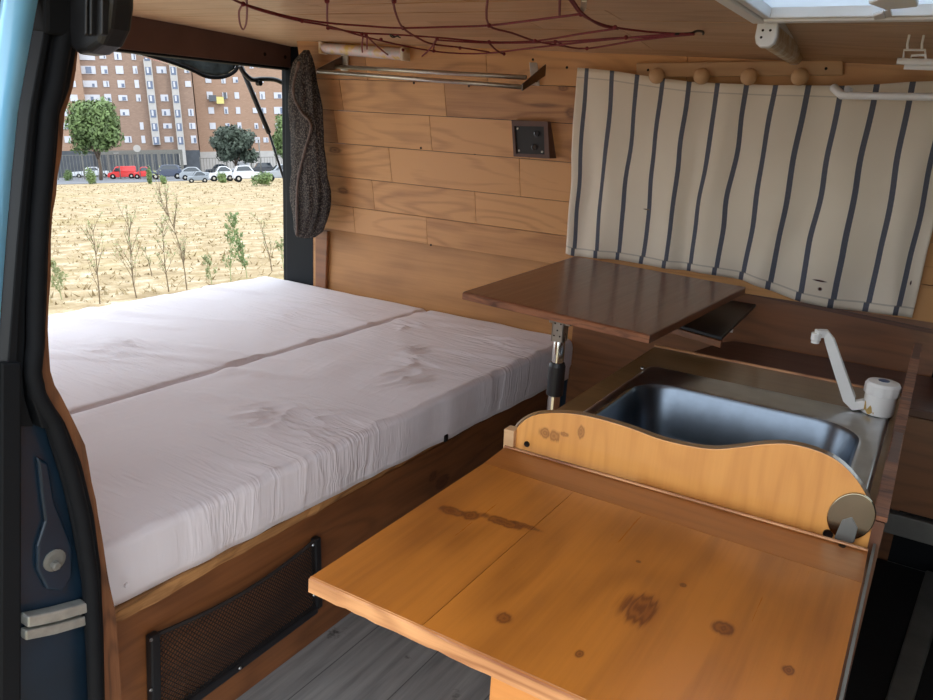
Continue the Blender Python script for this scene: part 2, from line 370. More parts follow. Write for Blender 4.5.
def brick(name, c1, c2):
    k = N(name); tc = k.n('ShaderNodeTexCoord'); mp = k.n('ShaderNodeMapping'); mp.inputs['Rotation'].default_value = (PI/2, 0, 0); k.l(tc.outputs['Object'], mp.inputs[0])
    b = k.n('ShaderNodeTexBrick', i_Scale=1.0); b.inputs['Color1'].default_value = lin(c1); b.inputs['Color2'].default_value = lin(c2); b.inputs['Mortar'].default_value = lin([x*.9 for x in c1])
    b.inputs['Mortar Size'].default_value = .02; b.inputs['Brick Width'].default_value = .5; b.inputs['Row Height'].default_value = .2
    k.l(mp.outputs[0], b.inputs['Vector']); k.l(b.outputs['Color'], k.b.inputs['Base Color']); k.b.inputs['Roughness'].default_value = .9
    return k.m
M['brickA'] = brick('brown_brick', (144, 120, 104), (134, 110, 96)); M['brickB'] = brick('orange_brick', (156, 126, 106), (146, 118, 98))
M['render'] = simple('pale_render', (170, 166, 162), .8, 0, .04, 2)
M['cornice'] = simple('tan_cornice', (206, 172, 132), .8, 0, .04, 2)
M['pane'] = simple('window_pane', (96, 106, 128), .2, 0, .1, 1)
M['frame'] = simple('white_shutter', (186, 186, 192), .7, 0, .03, 1)
def studs(name, pts, axis, prof, n, m, parent):
    for p in pts:
        b = BM(); lathe(b, p, axis, prof, n); obj(name, b, m, parent)
# ------------------------------------------------------------------ van interior: setting
def rnd_attr(o, vals):
    """one random number per board, stored on its faces"""
    a = o.data.attributes.new('rnd', 'FLOAT', 'FACE')
    for i, v in enumerate(vals): a.data[i].value = v
def ywall(z): return .0 if z < .6 else -.02 - .13*min(1, (z-.6)/.6)**1.2 - (0 if z > .62 else 0)
rows = [.607, .692, .787, .892, .991, 1.081, 1.215]
joints = {0: [.33, .62, 1.2], 1: [.42, .80, 1.18], 2: [.18, .50, .95, 1.5], 3: [.30, .66, .98, 1.6], 4: [.34, .72, 1.3], 5: [.45, .86, 1.4]}
# boards of the far wall
bm = BM(); vals = []
def board(x0, x1, z0, z1, tilt=0):
    g = .0008
    f0, f1 = ywall(z0), ywall(z1)
    pts = [(x0+g, f0, z0+g), (x0+g, f1, z1-g), (x0+g, f1+.012, z1-g), (x0+g, f0+.012, z0+g)]
    prism(bm, pts, (x1-x0-2*g, 0, 0))
    r = random.random(); vals.extend([r]*6)
for i in range(6):
    xs = [.19 if i > 1 else .135] + joints[i] + [2.02]
    for a, b in zip(xs, xs[1:]):
        if i in (1, 2, 3):      # opening of the window behind the towel
            for c_, d_ in ((a, min(b, 1.20)), (max(a, 1.88), b)):
                if d_-c_ > .01: board(c_, d_, rows[i], rows[i+1])
        else: board(a, b, rows[i], rows[i+1])
nb = len(bm.faces)
# countersunk screw holes along the boards
for (px, py, z) in ((414, 83, 1.07), (469, 86, 1.07), (421, 148, .89), (475, 153.5, .88), (431, 245, .6), (567, 67.5, 1.12), (571, 106, 1.0), (570, 142, .9), (568, 181, .8), (567, 216, .7)):
    p = at(px, py, 'y', ywall(z)-.002)
    lathe(bm, p, (0, -1, 0), [(.0035, 0), (.0035, .001)], 8, 1)
vals += [0]*(len(bm.faces)-nb)
w = struct('wall_far', bm, [M['plank'], M['screw']]); rnd_attr(w, vals)
# outer skin behind the boards (keeps daylight out of the joints)
bm = BM(); box(bm, (-.02, .02, -.1), (1.2, .05, 1.28)); box(bm, (1.88, .02, -.1), (2.02, .05, 1.28)); box(bm, (1.2, .02, -.1), (1.88, .05, rows[1])); box(bm, (1.2, .02, rows[4]), (1.88, .05, 1.28)); struct('wall_far_skin', bm, M['teal'])
# lower plywood panel
bm = BM(); prism(bm, [V((.128, -.004, .64)), V((1.30, -.004, .64)), V((1.30, -.004, .30)), V((.128, -.004, .30))], (0, .012, 0))
struct('trim_1', bm, M['ply'], bevel=.001)
bm = BM(); box(bm, (1.13, -.010, .0), (2.02, -.001, .606))
struct('wall_far_lower', bm, M['brown'])
bm = BM(); prism(bm, [at(318, 229, 'y', -.006), at(330, 231, 'y', -.006), at(328, 289, 'y', -.006), at(318, 287, 'y', -.006)], (0, -.014, 0))
struct('trim_2', bm, M['brown'], bevel=.002)
# thin batten line below the towel
bm = BM(); prism(bm, [at(735, 288, 'y', -.016), at(933, 330, 'y', -.016), at(933, 334, 'y', -.016), at(735, 292, 'y', -.016)], (0, .01, 0))
struct('trim_3', bm, M['darkpanel'], bevel=.001)
# ceiling: boards running lengthwise on a shallow arch, with the hole of the roof hatch
def zc(x, y): return 1.190 - .028*x + (.010+.035*min(1, max(0, x)/1.2))*(1-((y+.8)/.68)**2)
HX0 = at(752, 24, 'z', 1.165).x+.012; HY1 = at(752, 24, 'z', 1.165).y-.012; HX1, HY0 = HX0+.446, HY1-.446
bm = BM(); vals = []
y = .0; yrows = []
while y > -1.62: yrows.append((y, max(y-.095, -1.62))); y -= .095
for (ya, yb) in yrows:
    xs = [-.02, random.uniform(.4, .9), random.uniform(1.1, 1.5), 2.3, 3.2]
    for x0, x1 in zip(xs, xs[1:]):
        segs = [(x0, x1)]
        if not (yb > HY1 or ya < HY0):
            segs = [(max(x0, a), min(x1, b)) for a, b in ((-.02, HX0), (HX1, 3.2)) if min(x1, b)-max(x0, a) > .01]
        for a, b in segs:
            g = .0008
            pts = [(a+g, ya-g, zc(a, ya)), (a+g, yb+g, zc(a, yb)), (b-g, yb+g, zc(b, yb)), (b-g, ya-g, zc(b, ya))]
            prism(bm, pts, (0, 0, .012)); vals.extend([random.random()]*6)
o = struct('ceiling', bm, M['ceil']); rnd_attr(o, vals)
bm = BM()
for a in ((-.02, .05, HX0-.02), (HX1+.02, .05, 3.22)): box(bm, (a[0], -1.66, 1.215), (a[2], .05, 1.25))
box(bm, (HX0-.02, HY1+.02, 1.215), (HX1+.02, .05, 1.25)); box(bm, (HX0-.02, -1.66, 1.215), (HX1+.02, HY0-.02, 1.25))
struct('ceiling_roof_skin', bm, M['teal'])
# floor
bm = BM(); box(bm, (-.02, -1.62, -.03), (3.2, .02, 0)); struct('floor', bm, M['floor'])
# rear opening: header beam, right jamb
bm = BM(); yA, yB = .04, -1.62
prism(bm, [(0, yA, 1.120), (0, yB, 1.105), (0, yB, 1.23), (0, yA, 1.23)], (.03, 0, 0))
for py_ in (-.12, -.03):
    lathe(bm, (.03, py_, 1.15), (1, 0, 0), [(.006, 0), (.006, .001)], 10, 1)
o = struct('trim_4', bm, [M['header'], M['screw']])
bm = BM(); prism(bm, [(-.03, .045, 1.124), (-.03, -1.62, 1.108), (-.03, -1.62, 1.07+.03), (-.03, .045, 1.112)], (.05, 0, 0))
struct('trim_5', bm, M['rubber'], bevel=.004)
bm = BM(); prism(bm, [(-.03, .012, .30), (-.03, .012, 1.13), (-.03, .07, 1.13), (-.03, .07, .30)], (.05, 0, 0)); box(bm, (.0, -.004, .30), (.135, .02, 1.2)); box(bm, (.13, .0, .6), (.2, .02, 1.2))
struct('wall_far_pillar', bm, M['blackpaint'], bevel=.004)
# near side wall behind the door opening, and the pillar between them
bm = BM(); box(bm, (-.02, -1.60, .0), (1.10, -1.56, 1.2)); struct('wall_near', bm, M['ply'])
bm = BM(); box(bm, (2.3, -1.66, -.05), (3.2, -1.60, 1.24)); box(bm, (1.1, -1.68, 1.14), (2.4, -1.62, 1.25)); struct('wall_near_front', bm, M['teal'])
bm = BM(); box(bm, (3.2, -1.66, -.05), (3.24, .05, 1.25)); struct('front_sun_blocker', bm, M['blackpaint'])  # unseen solid front added in place of the windscreen to block the sun
# far wall of the cab with its side window
bm = BM()
box(bm, (2.02, -.0, -.05), (3.2, .05, .62)); box(bm, (2.02, -.04, 1.05), (3.2, .05, 1.25)); box(bm, (2.02, -.03, .6), (2.05, .05, 1.1)); box(bm, (3.1, -.03, .6), (3.2, .05, 1.1))
struct('wall_far_cab', bm, M['blackpaint'])
bm = BM(); box(bm, (2.04, .0, .6), (3.12, .006, 1.08)); struct('window_1', bm, M['glass'])
bm = BM(); box(bm, (1.2, .03, rows[1]), (1.88, .036, rows[4])); struct('window_2', bm, M['glass'])
# ------------------------------------------------------------------ near door pillar
TI = [(87,-30),(84,20),(79,47),(74.8,86),(67,113),(63.5,155),(61,165),(57,195),(55,204),(51.5,279),(50,300),(50,360),(56,385),(70,412),(87,445),(97,500),(107,560),(116,610),(124,720)]
TO = [(85,-30),(82,20),(77,47),(70,86),(60,113),(56.7,155),(52.5,197),(49.7,225),(47,306),(45,345),(41,371),(47,395),(66,424),(82,463),(95,516),(102,568),(105,634),(107,720)]
RO = [(60,-30),(58,20),(50,60),(42,113),(38,160),(33,225),(30,300),(31,345),(29,371),(33,395),(48,424),(66,483),(75,523),(85,582),(89,647),(92,720)]
BR = [(48,-30),(38,0),(28,55),(18,110),(12,170),(6,240),(0,320),(-6,400),(-10,720)]
BL = [(12,-30),(8,0),(3,30),(-1,60),(-8,110),(-14,170),(-22,240),(-30,320),(-36,400),(-40,720)]
X0 = 1.19
ys = [-30,0,20,47,70,86,100,113,130,155,175,195,215,240,279,306,330,345,371,385,395,412,424,445,463,483,500,516,540,568,582,610,634,660,690,720]
def column(bm, L, R, x, dx, mi=0, jag=0):
    ring = []
    for y_ in ys:
        a, b = at(interp(L, y_), y_, 'x', x), at(interp(R, y_)+(random.uniform(-jag, jag) if jag else 0), y_, 'x', x)
        ring.append([a, b, b-V((dx, 0, 0)), a-V((dx, 0, 0))])
    loft(bm, ring, True, mi)
jamb = thing('wall_near_pillar', None, None, (X0, -1.58, 0)); tag(jamb, kind='structure')
bm = BM(); column(bm, [(a-2, b) for a, b in BR], [(a+2, b) for a, b in RO], X0-.012, .07); obj('door_jamb_panel', bm, M['teal'], jamb, bevel=.003)
bm = BM(); column(bm, BL, BR, X0+.012, .012); obj('body_edge_panel', bm, M['sky_sheen'], jamb, smooth=True)
bm = BM()
tube(bm, smooth_pts([at(interp(TO, y_)*.45+interp(RO, y_)*.55-2, y_, 'x', X0+.004) for y_ in ys], 2), .009, 10)
tube(bm, smooth_pts([at(interp(RO, y_)+2, y_, 'x', X0) for y_ in ys], 2), .006, 10)
tube(bm, smooth_pts([at(interp(TO, y_)-6, y_, 'x', X0+.0) for y_ in ys], 2), .005, 10)
obj('rubber_seal', bm, M['rubber'], jamb, smooth=True)
bm = BM(); column(bm, [(a-2, b) for a, b in TO], [(a-1.5, b) for a, b in TI], X0-.004, .09, 0, .9); obj('wooden_trim', bm, wood('dark_rough_trim', (128, 82, 50), (62, 36, 22), 'z', 2.0, .8, 0, 1.0, blot=.7), jamb)
# flat black post with ridges left of the seal
bm = BM()
for k_, (fa, fb, dx) in enumerate(((0, .28, .02), (.36, .62, .012), (.70, .9, .02))):
    A = [(interp(BR, y_)*(1-fa)+interp(RO, y_)*fa, y_) for y_ in ys]; B = [(interp(BR, y_)*(1-fb)+interp(RO, y_)*fb, y_) for y_ in ys]
    ring = []
    for (ax_, y_), (bx_, _) in zip(A, B):
        if y_ > 425: break
        a, b = at(ax_, y_, 'x', X0-.012), at(bx_, y_, 'x', X0-.012)
        ring.append([a, b, b+V((dx, 0, 0)), a+V((dx, 0, 0))])
    loft(bm, ring)
obj('post_ridge', bm, M['blackpaint'], jamb, bevel=.002)
bm = BM()
ring = []
for y_ in (360, 400, 440, 500, 560, 620, 680, 730):
    a, b = at(-6, y_, 'x', X0), at(16, y_, 'x', X0); ring.append([a, b, b+V((.012, 0, 0)), a+V((.012, 0, 0))])
loft(bm, ring); obj('post_edge', bm, M['blackpaint'], jamb, bevel=.003)
# raised boss in the jamb with a bolt
bm = BM(); pr = [at(a, b, 'x', X0-.012) for a, b in ((34,455),(46,462),(52,500),(62,525),(70,545),(70,575),(60,590),(44,588),(34,568),(34,545),(42,520),(38,490))]
prism(bm, pr, (.006, 0, 0)); obj('jamb_boss', bm, M['teal'], jamb, bevel=.004, seg=3)
bm = BM(); c = at(54, 560, 'x', X0-.006)
lathe(bm, c, (1, 0, 0), [(.013, 0), (.013, .002), (.009, .003)], 20); lathe(bm, c+V((.003, -.002, -.004)), (1, 0, 0), [(.0055, 0), (.0055, .006), (.004, .007)], 6)
obj('bolt', bm, M['greymetal'], jamb, smooth=False)
bm = BM()
for (ya_, yb_, xx) in ((604, 615, .016), (619, 629, .012)):
    pts = [at(20, ya_+8, 'x', X0-.01), at(50, ya_+2, 'x', X0-.01), at(80, ya_-6, 'x', X0-.01), at(81, yb_-7, 'x', X0-.01), at(50, yb_+2, 'x', X0-.01), at(20, yb_+8, 'x', X0-.01)]
    prism(bm, pts, (xx, 0, 0))
obj('striker_plate', bm, simple('worn_zinc', (176, 176, 170), .35, .5, .1, 60), jamb, bevel=.002)
# upper roller housing on the pillar
rh = thing('door_roller_housing', 'black plastic roller housing at the top of the door pillar', 'door roller', at(92, 30, 'y', -1.52))
bm = BM(); pts = [(90,-25),(137,-25),(137,8),(134,32),(126,48),(114,56),(103,57),(94,50),(86,42),(84,20)]
prism(bm, [at(a, b, 'y', -1.49) for a, b in pts], (0, -.03, 0)); obj('roller_cover', bm, M['black'], rh, bevel=.008, seg=4)
bm = BM(); prism(bm, [at(a, b, 'y', -1.50) for a, b in ((50,-25),(90,-25),(89,40),(70,37),(50,33))], (0, -.045, 0)); obj('housing_block', bm, M['rubber'], rh, bevel=.004, seg=2)
bm = BM()
for q in (96, 101, 112):
    prism(bm, [at(a, b, 'y', -1.526) for a, b in ((q-12,-25),(q-9.5,-25),(q-10,34),(q-12,36))], (0, .007, 0))
obj('rib', bm, M['black'], rh, bevel=.001)
# ------------------------------------------------------------------ bed
bed = thing('bed_base', 'wooden bed box with dark stained pine front under the mattresses', 'bed base', (.55, -.75, 0))
bm = BM(); prism(bm, [V((1.098, -1.5, 0)), V((1.098, 0, 0)), V((1.098, 0, .258)), V((1.098, -1.5, .282))], (-.02, 0, 0)); obj('front_panel', bm, M['bedfront'], bed, bevel=.002)
bm = BM()
ring = []
for i in range(61):
    yy = -1.5+i*1.49/60; j = .006*noise.noise(V((yy*9, 0, 3)))+.004*noise.noise(V((yy*30, 0, 3)))
    t = i/60; ring.append([(0, yy, .283-.024*t), (1.106+j-.024*t, yy, .283-.024*t), (1.108-j-.024*t, yy, .302-.027*t), (0, yy, .302-.027*t)])
loft(bm, ring); obj('slatted_deck', bm, M['rough'], bed)
bm = BM(); box(bm, (0, -1.5, .0), (.02, -.0, .28)); obj('rear_panel', bm, M['ply'], bed)
bm = BM(); box(bm, (1.078, -1.53, .0), (1.125, -1.505, .30)); obj('corner_post', bm, M['rough'], bed, bevel=.003)
CREASE = [(.93, -.50, .07, .3), (.86, -.42, .05, .9), (.98, -.62, .06, 1.3), (1.0, -.98, .09, .5), (.72, -.25, .05, .2), (.90, -1.0, .05, .9), (.35, -.35, .05, .4), (.3, -.9, .08, .2), (1.0, -.2, .06, .1)]
def mattress(x0, x1, y0, y1, z0, z1, seed, front):
    bm = BM(); nx, ny = 90, 260; r = .016
    top = []
    prof = []           # profile across x: bottom rear -> over the top -> bottom front
    import math as m
    for i in range(6): prof.append((x0, z0+.004+(z1-r-z0)*i/6))
    for i in range(6): a = PI-PI/2*i/6; prof.append((x0+r+r*m.cos(a), z1-r+r*m.sin(a)))
    for i in range(nx): prof.append((x0+r+(x1-x0-2*r)*i/nx, z1))
    for i in range(7): a = PI/2-PI/2*i/6; prof.append((x1-r+r*m.cos(a), z1-r+r*m.sin(a)))
    for i in range(1, 8): prof.append((x1, z1-r-(z1-r-z0)*i/7))
    for i in range(1, 5): prof.append((x1-.01*i, z0-.0))
    rings = []
    for j in range(ny+1):
        t = j/ny; yy = y0+(y1-y0)*t
        e = min(yy-y0, y1-yy); inset = 0
        if e < r: inset = r-m.sqrt(max(0, r*r-(r-e)**2))
        row = []
        for (x, z) in prof:
            z = z - .026*t*max(0, (z1-.02-z)/(z1-.02-z0)) if z < z1-.02 else z
            zz = z - inset*(1 if z > z0+.01 else 0)*((z-z0)/(z1-z0))
            xx = x + (t-.45)*.036*x/1.1
            n = noise.noise(V((x*5, yy*5, seed)))*.003 + noise.noise(V((x*14+yy*4, yy*10, seed)))*.0015
            if z > z1-.001:
                # long shallow folds
                q = noise.noise(V((x*2.2+yy*.8, yy*16-x*5, seed+5))); n += max(0, q-.1)*.012
                for (gx, gy, gr, ga) in CREASE:
                    w2 = m.exp(-((x-gx)**2+(yy-gy)**2)/gr**2)
                    if w2 > .03: n += w2*.0075*(1-abs(2*noise.noise(V((x*11*m.cos(ga)+yy*11*m.sin(ga), (yy*m.cos(ga)-x*m.sin(ga))*34, seed+3)))))**3
            if front and x > x1-.03:
                wv = m.sin(yy*62+3*noise.noise(V((yy*3, 0, seed))))*noise.noise(V((yy*6, z*4, seed+2)))
                xx += .0028*wv*(1-(z-z0)/(z1-z0)*.5) + .003*noise.noise(V((yy*12, z*8, seed)))
                if z < z0+.018: xx -= .004
                zz += .004*noise.noise(V((yy*11, 0, seed+9)))*(z < z0+.02)
            row.append(V((xx, yy, zz+n*(1 if z > z0+.02 else 0))))
        rings.append(row)
    R = [[bm.verts.new(p) for p in r_] for r_ in rings]; n = len(prof)
    for a, b in zip(R, R[1:]):
        for i in range(n-1): bm.faces.new((a[i], a[i+1], b[i+1], b[i]))
    bm.faces.new(R[0]); bm.faces.new(R[-1][::-1])
    for a, b in zip(R, R[1:]): bm.faces.new((a[0], b[0], b[-1], a[-1]))
    return bm
mr = thing('mattress', 'flat mattress in a creased white sheet at the open rear doorway', 'mattress', (.27, -.75, .31), 'mattress halves on the bed')
obj('fitted_sheet', mattress(-.09, .617, -1.482, -.012, .304, .400, 3, False), M['sheet'], mr, smooth=True)
mf = thing('mattress', 'mattress half in creased white sheet, nearest the aisle, wrinkled along its front edge', 'mattress', (.87, -.75, .31), 'mattress halves on the bed')
fsh = obj('fitted_sheet', mattress(.622, 1.116, -1.482, -.010, .304, .400, 8, True), M['sheet'], mf, smooth=True)
bm = BM(); p = at(446, 438, 'x', 1.121); box(bm, p-V((.002, .007, .009)), p+V((.002, .007, .008))); obj('zip_tag', bm, M['black'], fsh, bevel=.002)
bm = BM(); p = at(126, 585, 'x', 1.121); lathe(bm, p, (1, 0, 0), [(.004, 0), (.003, .003)], 8); obj('corner_knot', bm, M['sheet'], mf)
# net pocket on the bed front
npk = thing('net_pocket', 'black framed mesh storage pocket screwed to the bed front', 'storage net', at(232, 640, 'x', 1.1))
XP = 1.100
bm = BM()
tl, tr, br_, bl = [at(a, b, 'x', XP) for a, b in ((150, 634), (313, 538), (315, 606), (152, 725))]
def bar(bm, p, q, hw, th):
    d = (q-p).normalized(); s = V((1, 0, 0)).cross(d); obox(bm, (p+q)/2+V((th/2, 0, 0)), d, s, V((1, 0, 0)), (q-p).length/2, hw, th/2)
bar(bm, tl+V((0, 0, .004)), bl, .0085, .014); obj('left_bar', bm, M['black'], npk, bevel=.003)
bm = BM(); bar(bm, tr+V((0, 0, .004)), br_, .0075, .014); obj('right_bar', bm, M['black'], npk, bevel=.003)
bm = BM(); bar(bm, bl, br_+V((0, -.004, 0)), .008, .013); obj('bottom_bar', bm, M['black'], npk, bevel=.003)
studs('screw', [at(a, b, 'x', XP+.014) for a, b in ((151, 640), (151, 690), (313, 545), (314, 595), (240, 668))], (1, 0, 0), [(.003, 0), (.002, .002)], 8, M['steel'], npk)
def npt(u, v):
    sag = .02*math.sin(PI*u)*(1-v)
    p = tl.lerp(tr, u).lerp(bl.lerp(br_, u), v); p.z -= sag*.7; p.x += .008+.012*math.sin(PI*u)*math.sin(PI*min(1, v+.15)); return p
bm = BM(); nu, nv = 46, 18
for i in range(-nv, nu+1):
    for s in (1, -1):
        pts = []
        for j in range(nv+1):
            ii = (i+j) if s > 0 else (i+nv-j)
            if 0 <= ii <= nu: pts.append(npt(ii/nu, j/nv))
        if len(pts) > 1: tube(bm, pts[::2] + ([pts[-1]] if len(pts) % 2 == 0 else []), .0009, 3)
tube(bm, [npt(i/20, 0) for i in range(21)], .0035, 6)
obj('netting', bm, M['net'], npk)
# ------------------------------------------------------------------ kitchen unit
ZT = .533
sk = thing('sink_cabinet', 'brown kitchen cabinet with a wooden surround holding the steel sink', 'cabinet', (1.735, -.73, 0))
bm = BM(); box(bm, (1.492, -1.055, .0), (1.508, -.43, .512)); obj('side_panel', bm, M['brown'], sk)
bm = BM()
prism(bm, [V((1.985, -.34, .624)), V((1.985, -.50, .592)), V((1.985, -.66, .572)), V((1.985, -1.062, .562)), V((1.985, -1.062, 0)), V((1.985, -.33, 0))], (-.012, 0, 0))
obj('worn_side_panel', bm, M['darkpanel'], sk)
bm = BM(); ring = []
for i in range(25):
    t = i/24; yy = -.345-(1.06-.345)*t; zz = .622-.055*min(1, t*1.7)**.8 + .0025*noise.noise(V((yy*40, 0, 1)))
    ring.append([(1.971, yy, zz), (1.9865, yy, zz), (1.9865, yy, zz-.006), (1.971, yy, zz-.006)])
loft(bm, ring); obj('worn_edge', bm, M['tedge'], sk)
bm = BM(); box(bm, (1.508, -.445, .0), (1.972, -.43, .512)); obj('back_panel', bm, M['brown'], sk)
# wooden surround with the sink hole
SX0, SX1, SY0, SY1 = 1.532, 1.962, -1.035, -.555
bm = BM()
bp_ = [at(640, 347, 'z', ZT), at(905, 387, 'z', ZT)]
yb = -.40
for lo, hi in (((1.492, -1.056, .515), (SX0+.02, yb, ZT)), ((SX1-.02, -1.056, .515), (1.971, yb, ZT)), ((SX0+.02, SY1-.02, .515), (SX1-.02, yb, ZT)), ((SX0+.02, -1.056, .515), (SX1-.02, SY0+.02, ZT))):
    box(bm, lo, hi)
obj('wooden_surround', bm, M['sinktop'], sk)
bm = BM(); box(bm, (1.49, yb-.004, .520), (1.971, yb+.004, ZT+.004)); obj('back_lip', bm, M['edge'], sk, bevel=.002)
snk = thing('sink', 'stainless steel sink bowl set into the brown surround behind the wavy board', 'sink', (1.75, -.8, ZT))
def rrect(x0, x1, y0, y1, r, z, n=8):
    out = []
    for cx, cy, a0 in ((x1-r, y1-r, 0), (x0+r, y1-r, PI/2), (x0+r, y0+r, PI), (x1-r, y0+r, 3*PI/2)):
        for i in range(n+1):
            a = a0+PI/2*i/n; out.append(V((cx+r*math.cos(a), cy+r*math.sin(a), z)))
    return out
bx0, bx1, by0, by1 = 1.552, 1.928, -1.015, -.645
bm = BM()
loft(bm, [rrect(SX0, SX1, SY0, SY1, .02, ZT-.002), rrect(SX0+.002, SX1-.002, SY0+.002, SY1-.002, .02, ZT+.003), rrect(SX0+.008, SX1-.008, SY0+.008, SY1-.008, .02, ZT+.004),
          rrect(SX0+.013, SX1-.012, SY0+.012, SY1-.016, .03, ZT+.0015), rrect(bx0-.006, bx1+.006, by0-.004, by1+.008, .07, ZT+.0015), rrect(bx0-.001, bx1+.001, by0-.001, by1+.001, .068, ZT-.001)], caps=False)
obj('sink_rim', bm, M['steel'], snk, smooth=True)
bm = BM()
loft(bm, [rrect(bx0-.001, bx1+.001, by0-.001, by1+.001, .068, ZT-.001), rrect(bx0+.003, bx1-.003, by0+.003, by1-.003, .066, ZT-.008), rrect(bx0+.012, bx1-.012, by0+.012, by1-.012, .062, ZT-.09),
          rrect(bx0+.018, bx1-.018, by0+.018, by1-.018, .06, ZT-.115), rrect(bx0+.034, bx1-.034, by0+.034, by1-.034, .05, ZT-.13), rrect(bx0+.1, bx1-.1, by0+.1, by1-.1, .03, ZT-.134)], caps=False)
bm.verts.ensure_lookup_table(); R_ = [v for v in bm.verts if v.co.z < ZT-.1335]; bm.faces.new(R_)
sbw = obj('sink_bowl', bm, M['bowl'], snk, smooth=True)
bm = BM(); lathe(bm, (1.74, -.83, ZT-.1335), (0, 0, 1), [(.03, 0), (.03, .002), (.022, .001)], 20); obj('drain', bm, M['chrome'], sbw)
bm = BM(); c = at(642, 368.5, 'z', ZT+.006)
lathe(bm, c, (0, 0, 1), [(.004, 0), (.004, .002), (.002, .003)], 10); obj('rim_screw', bm, M['chrome'], snk)
# tap
tp = thing('tap', 'white plastic tap with an angled swivel spout behind the sink', 'tap', (1.938, -.665, ZT))
tc_ = at(877, 413, 'z', ZT+.003)
bm = BM(); lathe(bm, tc_, (0, 0, 1), [(.0245, 0), (.025, .004), (.025, .034), (.024, .038)], 32); tbody = obj('tap_body', bm, M['tap'], tp, smooth=True, bevel=.001)
bm = BM(); n_ = 48; rr_ = []
for r_, h_ in ((.027, .036), (.0275, .038), (.0275, .052), (.025, .057), (.008, .059)):
    rr_.append([tc_+V(((r_+(.0007 if k % 4 < 2 and r_ > .026 else 0))*math.cos(k*2*PI/n_), (r_+(.0007 if k % 4 < 2 and r_ > .026 else 0))*math.sin(k*2*PI/n_), h_)) for k in range(n_)])
loft(bm, rr_); tk = obj('tap_knob', bm, M['tap'], tp)
bm = BM(); lathe(bm, tc_+V((0, 0, .058)), (0, 0, 1), [(.009, 0), (.009, .002), (.005, .003)], 20); obj('knob_cap', bm, M['bluecap'], tk)
bm = BM()
p0 = tc_+V((-.015, -.004, .016)); p1 = at(850, 402, 'y', tc_.y-.008); p2 = at(828, 335, 'y', tc_.y-.012); p3 = at(816, 334, 'y', tc_.y-.02); 
def rect_tube(bm, pts, w_, t_):
    rings = []
    for i, p in enumerate(pts):
        d = (pts[min(i+1, len(pts)-1)]-pts[max(i-1, 0)]).normalized(); s = V((0, 1, 0)); s = (s-d*s.dot(d)).normalized(); u = d.cross(s)
        rings.append([p+s*w_[i]+u*t_[i], p-s*w_[i]+u*t_[i], p-s*w_[i]-u*t_[i], p+s*w_[i]-u*t_[i]])
    loft(bm, rings)
rect_tube(bm, [p0, p1+V((.006, 0, -.004)), p1+V((-.002, 0, .006)), p1.lerp(p2, .5), p2.lerp(p1, .08), p2+V((-.004, 0, .002)), p3], [.009, .009, .009, .0075, .0065, .0065, .0075], [.008, .008, .010, .009, .008, .007, .008])
obj('spout', bm, M['tap'], tp, bevel=.003, seg=3, smooth=False)
bm = BM(); lathe(bm, p3+V((.001, 0, .002)), (0, 0, -1), [(.0085, 0), (.0085, .012), (.007, .014), (.007, .018)], 20); obj('nozzle', bm, M['tap'], tp)
bm = BM(); ring = []
for i in range(9):
    a = math.radians(212+i*6); h0, h1 = .004+.003*math.sin(i), .017+.006*math.sin(i*1.3+1)-.001*i
    e_ = V((math.cos(a), math.sin(a), 0)); ring.append([tc_+e_*.0247+V((0, 0, h0)), tc_+e_*.0256+V((0, 0, h0)), tc_+e_*.0256+V((0, 0, h1)), tc_+e_*.0247+V((0, 0, h1))])
loft(bm, ring)
obj('limescale_patch', bm, M['limescale'], tbody)
# wavy backboard
wb = thing('sink_backboard', 'pine board with a wavy top edge between worktop and sink', 'splashboard', at(690, 500, 'y', -1.06))
top_px = smooth_pts([V((a, b, 0)) for a, b in ((513,447),(513,437),(519,425),(532,416),(550,413),(575,414),(600,419),(630,428),(660,439),(690,446),(715,449),(740,447),(765,444),(790,444),(815,450),(838,461),(857,480),(870,503),(877,528),(873,550))], 4)
pts = [at(p.x, p.y, 'y', -1.058) for p in top_px]
bm = BM(); prism(bm, pts, (0, .014, 0), 1); bm.faces.ensure_lookup_table(); bm.faces[0].material_index = 0; o = obj('board', bm, [M['board'], M['sinktop']], wb, bevel=.0012)
bm = BM(); dark_edge = [at(p.x+.0, p.y-1.2, 'y', -1.043) for p in top_px[3:-1]]
tube(bm, dark_edge, .003, 6); obj('dark_back_edge', bm, M['sinktop'], wb)
for (a, b, r_) in ((527, 444, .0045), (828, 534, .006), (843, 527, .0)):
    if r_:
        bm = BM(); lathe(bm, at(a, b, 'y', -1.0585), (0, -1, 0), [(r_, 0), (r_*.9, .002), (r_*.4, .0012)], 14); obj('screw', bm, M['screw'], wb)
bm = BM(); c = at(851, 517, 'y', -1.0625); rx, rz = .0248, .031
pp = [c+V((rx*math.cos(a*2*PI/40)+.004*math.sin(a*2*PI/40), 0, rz*math.sin(a*2*PI/40))) for a in range(40)]
prism(bm, pp, (0, .004, 0)); opl = obj('oval_plate', bm, simple('dull_polished_plate', (150, 140, 116), .2, 1, .1, 12), wb, bevel=.001)
bm = BM(); q = [at(a, b, 'y', -1.0632) for a, b in ((834,538),(842,520),(852,517),(858,528),(854,543),(842,545))]
prism(bm, q, (0, .002, 0)); obj('plate_cutout', bm, M['greymetal'], opl, bevel=.001)
bm = BM(); a_ = at(509, 447, 'y', -1.066); prism(bm, [at(503, 448, 'y', -1.066), at(513, 449, 'y', -1.066), at(514, 431, 'y', -1.066), at(504, 429, 'y', -1.066)], (0, .02, 0))
obj('pale_end_block', bm, M['rail'], wb, bevel=.001)
